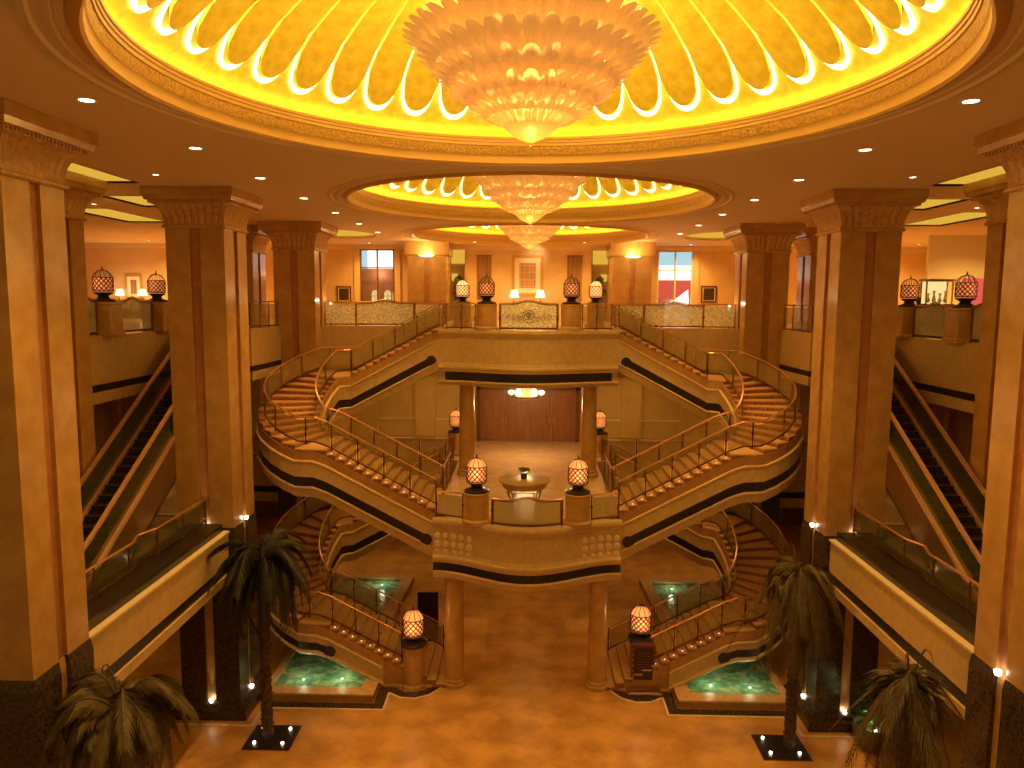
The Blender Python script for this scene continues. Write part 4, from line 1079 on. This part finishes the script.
# right gallery: pale partition, lit display case, red panel, seated visitor
wall('wall_right', 18.8, 26.9, 36.2, 36.4, Z2, ZC, 'palewall')
t = empty('display_case', (17.6, 33, Z2), 'brightly lit glass display case on the right upper gallery', 'display case')
a = MB(); a.box(17.0, 18.25, 32.8, 33.4, Z2, Z2 + 1.15); a.build('cabinet', 'wood', t)
a = MB()
for x in (17.05, 18.15):
    for y in (32.85, 33.3): a.box(x, x + .05, y, y + .05, Z2 + 1.15, 14.15)
a.box(17.0, 18.25, 32.8, 33.4, 14.1, 14.2); a.build('frame', 'brass', t)
a = MB(); a.box(17.1, 18.15, 33.3, 33.34, Z2 + 1.15, 14.1); a.build('lit_back', 'shop', t)
for i, x in enumerate((17.25, 17.5, 17.75, 17.98)):
    a = MB(); a.lathe([(.05, 13.2), (.09, 13.3), (.03, 13.45 + .1 * (i % 2)), (.06, 13.6 + .1 * (i % 2))], (x, 33.05), 10); tag(a.build('glass_ornament', 'pale_orn'), 'small glass ornament in the lit display case, %s from the left' % ordw[i], 'ornament', 'ornaments in the display case')
a = MB(); a.box(18.7, 19.55, 33.0, 33.1, Z2, 14.25); tag(a.build('red_panel', 'redlit'), 'bright red lit panel beside the display case on the right gallery', 'panel')
# person sitting beyond the right railing (only dark head and shoulders visible)
def person(x, y, z, lab):
    t = empty('person', (x, y, z), lab, 'person')
    a = MB(); a.loft([[(x + rx * math.cos(q), y + ry * math.sin(q), z + h) for q in [2 * PI * i / 14 for i in range(14)]] for rx, ry, h in [(.19, .14, 0), (.18, .13, .25), (.23, .14, .48), (.2, .12, .58), (.07, .07, .63), (.06, .06, .68), (.085, .1, .74), (.09, .11, .82), (.07, .09, .9), (.02, .03, .94)]])
    for sg in (-1, 1): a.tube([(x + sg * .21, y, z + .54), (x + sg * .27, y - .05, z + .3), (x + sg * .2, y - .25, z + .15), (x + sg * .12, y - .38, z + .17)], [.06, .05, .04, .03], 8)
    for sg in (-1, 1): a.tube([(x + sg * .1, y, z + .02), (x + sg * .12, y - .42, z + .02), (x + sg * .12, y - .45, z - .42)], [.09, .075, .05], 8)
    a.build('body', 'cloth', t, True)
    a = MB(); a.lathe([(.10, z + .8), (.105, z + .86), (.08, z + .93), (0, z + .96)], (x, y + .015), 14); a.build('hair', 'dark', t, True)
    ch = empty('gallery_chair', (x, y, z - .45), 'dark chair under the seated person on the right gallery', 'chair')
    a = MB(); a.box(x - .25, x + .25, y - .25, y + .25, z - .06, z - .01); a.build('seat', 'wood', ch)
    a = MB(); a.box(x - .25, x + .25, y + .22, y + .27, z - .01, z + .45); a.build('backrest', 'wood', ch)
    for dx in (-.22, .18):
        for dy in (-.22, .18): a = MB(); a.box(x + dx, x + dx + .04, y + dy, y + dy + .04, z - .45, z - .06); a.build('leg', 'wood', ch)
person(15.55, 30.5, Z2 + .45, 'person in dark clothes seated beyond the right gallery railing')

# ------------------------------------------------------------------ table with flowers on the balcony
t = empty('round_table', (-.1, 26.0, Z1), 'round pale table with curved legs in the middle of the balcony', 'table')
a = MB(); a.lathe([(.84, Z1 + .80), (.92, Z1 + .83), (.92, Z1 + .87), (.86, Z1 + .89), (.0, Z1 + .9)], (-.1, 26.0), 40); a.build('tabletop', 'tablestone', t, True)
a = MB(); a.lathe([(.78, Z1 + .62), (.80, Z1 + .80), (.76, Z1 + .80), (.74, Z1 + .63)], (-.1, 26.0), 36); a.build('apron', 'tablestone', t, True)
for i in range(4):
    an = PI / 4 + i * PI / 2; c, sn = math.cos(an), math.sin(an)
    a = MB(); a.tube([(-.1 + r * c, 26 + r * sn, Z1 + h) for r, h in [(.74, .74), (.80, .6), (.76, .42), (.62, .22), (.60, .1), (.68, .0)]], [.06, .06, .045, .03, .03, .04], 8); a.build('leg', 'tablestone', t, True)
a = MB()
for i in range(4):
    a0, a1 = PI / 4 + i * PI / 2, PI / 4 + (i + 1) * PI / 2
    a.tube([(-.1 + .62 * math.cos(a0), 26 + .62 * math.sin(a0), Z1 + .24), (-.1 + .3 * math.cos((a0 + a1) / 2), 26 + .3 * math.sin((a0 + a1) / 2), Z1 + .3), (-.1 + .62 * math.cos(a1), 26 + .62 * math.sin(a1), Z1 + .24)], .02, 6)
a.build('stretcher', 'tablestone', t)
t = empty('flower_vase', (-.12, 26.0, Z1 + .9), 'small dark square vase of flowers on the round table', 'vase')
a = MB(); a.loft([sq(-.12, 26, .10, Z1 + .9), sq(-.12, 26, .12, Z1 + 1.12)]); a.build('vase', 'black', t)
a = MB(); R_ = random.Random(5)
for q in range(60):
    u = R_.uniform(0, 2 * PI); rr = .2 * R_.random() ** .5; x, y, z = -.12 + rr * math.cos(u), 26 + rr * math.sin(u), Z1 + 1.15 + R_.uniform(0, .12)
    a.lathe([(0, z - .03), (.03, z), (.02, z + .03), (0, z + .035)], (x, y), 6)
a.build('flowers', 'green', t)

# hall chandelier under the bridge
t = empty('hanging_lamp', (-.08, 34, 8.8), 'small lit glass chandelier hanging in the hall beneath the bridge', 'chandelier')
cx, cy = -.08, 34.
a = MB(); a.tube([(cx, cy, 9.2), (cx, cy, 10.19)], .02, 6); a.build('rod', 'brass', t)
a = MB(); a.lathe([(.15, 9.25), (.3, 9.1), (.42, 8.85), (.40, 8.84)], (cx, cy), 24, cap=False); a.build('lamp_shade', 'shadehot2', t, True)
a = MB(); a.lathe([(.5, 8.72), (.56, 8.78), (.56, 8.84), (.1, 8.8), (.1, 8.7)], (cx, cy), 24); a.build('rim', 'brass', t, True)
for i in range(6):
    an = i * PI / 3; a = MB(); a.lathe([(0, 8.86), (.14, 8.94), (.17, 9.02), (.1, 9.1), (0, 9.1)], (cx + .68 * math.cos(an), cy + .68 * math.sin(an)), 12); a.build('lamp_bowl', 'lampwhite', t, True)
light('POINT', 'hall_lamp', (cx, cy, 8.4), 240, (1, .68, .3), .25, t)

# ------------------------------------------------------------------ palms
def frond_mesh(mb, seed, L=1.9, droop=1.0, lift=.75, dense=34, wl=.42):
    R_ = random.Random(seed); P = []; n = 14
    for i in range(n + 1):
        q = i / n; x = L * (q * .92) * (1 - .28 * droop * q); z = lift * math.sin(min(1, q * 1.35) * PI * .62) * .8 - droop * 1.15 * q ** 2.4
        P.append(Vector((x, .05 * math.sin(q * 3 + seed), z)))
    mb.tube([tuple(p) for p in P], [.028 * (1 - .8 * i / n) + .004 for i in range(n + 1)], 5)
    for k in range(dense):
        q = .12 + .86 * k / dense; f = q * n; i = int(f); p = P[i].lerp(P[min(n, i + 1)], f - i); d = (P[min(n, i + 1)] - P[max(0, i - 1)]).normalized()
        l = wl * (1 - abs(q - .45) * 1.05) * R_.uniform(.85, 1.15) + .08
        for sg in (-1, 1):
            side = Vector((0, sg, 0)); dirv = (side * .75 + d * .8 + Vector((0, 0, -.45 - .25 * R_.random() * droop))).normalized()
            tip = p + dirv * l + Vector((0, 0, -.22 * l)); mid = p + dirv * l * .55; wv = d * .024
            mb.add([tuple(p - wv * .6), tuple(p + wv * .6), tuple(mid + wv), tuple(tip), tuple(mid - wv)], [(0, 1, 2, 3, 4)])
frond_bank = {}
def palm(x, y, zc, lab, mat, seed, nf, L, droop, lean=(0, 0), spikes=0, dense=34, bot=0.):
    t = empty('palm_tree', (x, y, 0), lab, 'palm tree', 'indoor palms'); R_ = random.Random(seed)
    n = 40; a = MB(); pts = []; rad = []
    for i in range(n + 1):
        q = i / n; pts.append((x + lean[0] * q * q, y + lean[1] * q * q, .05 + (zc - .05) * q)); rad.append((.17 - .05 * q) * (1.12 if i % 2 else .92))
    a.tube(pts, rad, 10)
    for i in range(1, n * 3):     # old leaf-base stubs
        q = i / (n * 3); an = i * 2.399; r = .15 - .04 * q; c = Vector((x + lean[0] * q * q, y + lean[1] * q * q, (zc) * q)); o = Vector((math.cos(an), math.sin(an), 0)); sd = Vector((-o.y, o.x, 0)) * .05
        a.add([tuple(c + o * r - sd), tuple(c + o * r + sd), tuple(c + o * (r + .06) + Vector((0, 0, .1))), tuple(c + o * r * .8 + Vector((0, 0, .12)))], [(0, 1, 2), (0, 2, 3), (1, 3, 2), (0, 3, 1)])
    a.build('trunk', 'trunk', t)
    top = Vector((x + lean[0], y + lean[1], zc))
    for k in range(4):
        key = (mat, L, droop, dense, k)
        if key not in frond_bank:
            mb = MB(); frond_mesh(mb, k, L * (1 - .06 * k), droop * (1 + .15 * k), .75 - .22 * k, dense); o = mb.build('frond', mat); frond_bank[key] = o.data; bpy.data.objects.remove(o)
    for i in range(nf):
        an = i * 2.399 + seed; lev = i / nf
        o = bpy.data.objects.new('frond', frond_bank[(mat, L, droop, dense, i % 4)]); col.objects.link(o); o.parent = t
        o.location = top - Vector((x, y, 0)) + Vector((0, 0, .12 - .3 * lev)); o.rotation_euler = (R_.uniform(-.12, .12), -.55 + 1.0 * lev + R_.uniform(-.12, .12), an + R_.uniform(-.15, .15))
        sc = R_.uniform(.85, 1.1); o.scale = (sc, sc, sc)
    for i in range(spikes):
        mb = MB(); an = i * 2.1 + seed; mb.tube([tuple(top + Vector((math.cos(an) * .35 * q, math.sin(an) * .35 * q, 1.0 * math.sin(q * 1.9)))) for q in (0, .25, .5, .75, 1, 1.25)], [.03, .028, .022, .018, .012, .005], 5)
        mb.build('young_shoot', mat, t)
    return t
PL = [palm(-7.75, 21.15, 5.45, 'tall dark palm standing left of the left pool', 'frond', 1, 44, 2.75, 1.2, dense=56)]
PL.append(palm(7.85, 21.15, 5.15, 'tall drooping palm standing right of the right pool', 'frondlt', 2, 38, 2.0, 1.75, dense=46, spikes=1))
palm(-8.0, 13.9, 4.95, 'palm in the bottom left corner with spreading dry fronds', 'frondlt', 3, 34, 1.9, 1.0, dense=46, spikes=1)
palm(7.75, 14.6, 5.25, 'palm in the bottom right corner with a thick drooping crown', 'frondlt', 4, 36, 1.55, 1.6, dense=40, spikes=2)
for s in (-1, 1):
    w = side_word[s]; x, y = s * 7.6, 21.15
    t = PL[0 if s < 0 else 1]
    a = MB(); a.box(x - .66, x + .66, y - .62, y + .58, 0, .05); a.build('base_plate', 'black', t)
    a = MB(); a.box(x - .7, x + .7, y - .66, y + .62, 0, .03); a.build('plate_border', 'bronze', t)
    for dx in (-.42, .42):
        for dy in (-.38, .38): a = MB(); a.lathe([(.035, .05), (.045, .09), (.03, .1)], (x + dx, y + dy), 8); a.build('uplight', 'uplight', t)

for s in (-1, 1):
    t = empty('post_light', (s * 8.75, 32.98, Z2), 'small glowing post light where the %s back gallery railing meets the column' % side_word[s], 'light', 'post lights')
    a = MB(); a.lathe([(.03, Z2), (.03, Z2 + .75)], (s * 8.75, 33.1), 8); a.build('post', 'bronze', t)
    a = MB(); a.lathe([(.05, Z2 + .75), (.06, Z2 + 1.0), (.03, Z2 + 1.08)], (s * 8.75, 33.1), 10); a.build('lamp_shade', 'lampwhite', t)
    light('POINT', 'lamp_glow', (s * 8.6, 33.15, Z2 + 1.1), 12, (1, .8, .5), .06, t)
# potted plant by the right wall
t = empty('potted_plant', (10.2, 21.2, 0), 'round glazed pot with a leafy green plant lit from below, beside the right granite plinth', 'plant')
a = MB(); a.lathe([(.24, 0), (.30, .06), (.44, .4), (.47, .62), (.43, .74), (.47, .78), (.42, .78), (.38, .66)], (10.2, 21.2), 28, cap=False); a.build('pot', 'pot', t, True)
a = MB(); a.lathe([(0, .66), (.4, .66)], (10.2, 21.2), 20, cap=False); a.build('soil', 'dark', t)
a = MB(); R_ = random.Random(11)
for q in range(170):
    u = R_.uniform(0, 2 * PI); rr = R_.uniform(.05, .55); h = R_.uniform(.0, 1.25); c = Vector((10.2 + rr * math.cos(u) * (1 - .3 * h), 21.2 + rr * math.sin(u) * (1 - .3 * h), .8 + h))
    d = Vector((math.cos(u), math.sin(u), R_.uniform(-.3, .9))).normalized() * R_.uniform(.1, .2); e = d.cross(Vector((R_.uniform(-.4, .4), .2, 1))).normalized() * .055
    a.add([c - d, c + e, c + d, c - e], [(0, 1, 2, 3)])
for q in range(9):
    u = q * .7; a.tube([(10.2, 21.2, .66), (10.2 + .15 * math.cos(u), 21.2 + .15 * math.sin(u), 1.2), (10.2 + .35 * math.cos(u), 21.2 + .35 * math.sin(u), 1.8)], .012, 4)
a.build('foliage', 'green', t)
a = MB(); a.lathe([(.05, .68), (.06, .74)], (10.25, 20.98), 10); a.build('uplight', 'uplight', t)
light('POINT', 'plant_lamp', (10.22, 20.9, .95), 26, (.8, 1, .45), .05, t)

# ------------------------------------------------------------------ downlights
def downlight(x, y, lab, power=0, r=.12, z=ZC, size=1.35, colr=AMB, toz=0):
    t = empty('downlight', (x, y, z), lab, 'downlight', 'recessed downlights')
    a = MB(); a.lathe([(r, z - .004), (r + .04, z - .014), (r + .05, z - .001)], (x, y), 20, cap=False); a.build('rim', 'trimwhite', t)
    a = MB(); a.lathe([(0, z - .006), (r, z - .006)], (x, y), 20, cap=False); a.build('lens', 'downlight', t)
    if power: light('SPOT', 'downlight_beam', (x, y, z - .05), power, colr, .14, t, to=(x * .97, y, 0), size=size, blend=1)
for s in (-1, 1):
    for i in range(7):
        y = 12.55 + 3.92 * i; x = 7.22 if s < 0 else 7.08
        if i == 0: x, y = (7.3 if s < 0 else 7.05), 12.6
        downlight(s * x, y, 'round ceiling downlight on the %s of the domes, %s from the camera' % (side_word[s], ordw[i]), 1250 if i < 5 else 500)
    for i, (x, y) in enumerate([(9.8, 19.9), (15.0, 38.0), (18.0, 40.0), (21.0, 41.5), (20.5, 33.5)]):
        if i == 4 and s < 0: continue  # the last one is added fill that brightens the right partition wall
        downlight(s * x, y, 'tiny ceiling downlight over the %s gallery, %s' % (side_word[s], ['closest to the second big column', 'far back, nearest the atrium', 'far back, middle one', 'far back, outermost', 'added fill above the partition wall'][i]), [0, 900, 1200, 1200, 1500][i], .07, size=2.6)
    for i, y in enumerate((15.5, 20.5, 26)):
        downlight(s * 15., y, 'tiny ceiling downlight in the %s side gallery, %s from the camera' % (side_word[s], ordw[i]), 420, .07, size=2.6)
for i, x in enumerate((-9, -3, 3, 9)):
    downlight(x, 42.6 if abs(x) > 4 else 41.5, 'ceiling downlight close to the back wall, %s from the left' % ordw[i], 800, .08, size=2.6)
# under the middle floor (added fill for the ground level) and the upper floor
k = 0
for s in (-1, 1):
    for i, (x, y) in enumerate([(5.5, 36), (10.5, 36.)]):
        downlight(s * x, y, 'added fill downlight under the middle floor at the back, %s of the %s side' % (['inner one', 'outer one'][i], side_word[s]), 170, .08, 4.44, 2.6)  # added to light the ground level below the slab
        downlight(s * x, y, 'downlight in the hall ceiling behind the %s stairs, %s' % (side_word[s], ['inner one', 'outer one'][i]), 150, .08, 10.19, 2.6)
    downlight(s * 14.2, 18, 'downlight over the middle floor beside the %s escalator, nearer one' % side_word[s], 110, .08, 10.19, 2.6)
    downlight(s * 14.2, 26, 'downlight over the middle floor beside the %s escalator, farther one' % side_word[s], 110, .08, 10.19, 2.6)
downlight(0, 27.6, 'nearer added fill downlight beneath the balcony floor', 150, .08, 4.44, 2.6)  # this and the next are added to brighten the floor under the balcony
downlight(0, 32.0, 'farther added fill downlight beneath the balcony floor', 150, .08, 4.44, 2.6)
downlight(0, 31.5, 'downlight under the bridge over the balcony floor', 130, .08, 10.19, 2.4)
downlight(0, 27.0 + .0, 'downlight in the bridge soffit above the table', 0, .08, 10.19) if False else None
# middle floor of the central domed zone: warm glow from the chandeliers
for i, (cy, R) in enumerate(domes):
    light('POINT', 'chandelier_glow', (0, [12.3, 24.6, 36.6][i], 14.5), [210, 180, 110][i], (1, .54, .12), .45, ceil)

# ------------------------------------------------------------------ world, camera
wd = bpy.data.worlds.new('World'); scene.world = wd; wd.use_nodes = True
wd.node_tree.nodes['Background'].inputs[0].default_value = (1, .50, .12, 1); wd.node_tree.nodes['Background'].inputs[1].default_value = .24
F = 750.; VX, VY = 528.4, 302.
th = math.atan((384 - VY) / F); yaw = math.atan((VX - 512) / F * math.cos(th))
cam = bpy.data.cameras.new('camera'); cam.sensor_fit = 'HORIZONTAL'; cam.sensor_width = 36; cam.lens = F * 36 / 1024; cam.clip_end = 200; cam.clip_start = .1
co = bpy.data.objects.new('camera', cam); col.objects.link(co)
R3 = Matrix.Rotation(yaw, 4, 'Z') @ Matrix.Rotation(PI / 2 - th, 4, 'X') @ Matrix.Rotation(math.radians(.4), 4, 'Z')
co.matrix_world = Matrix.Translation((0, 0, 13.1)) @ R3
scene.camera = co
vs_ = scene.view_settings; vs_.view_transform = 'Standard'; vs_.look = 'None'; vs_.gamma = 1; vs_.use_curve_mapping = False; vs_.exposure = -.08
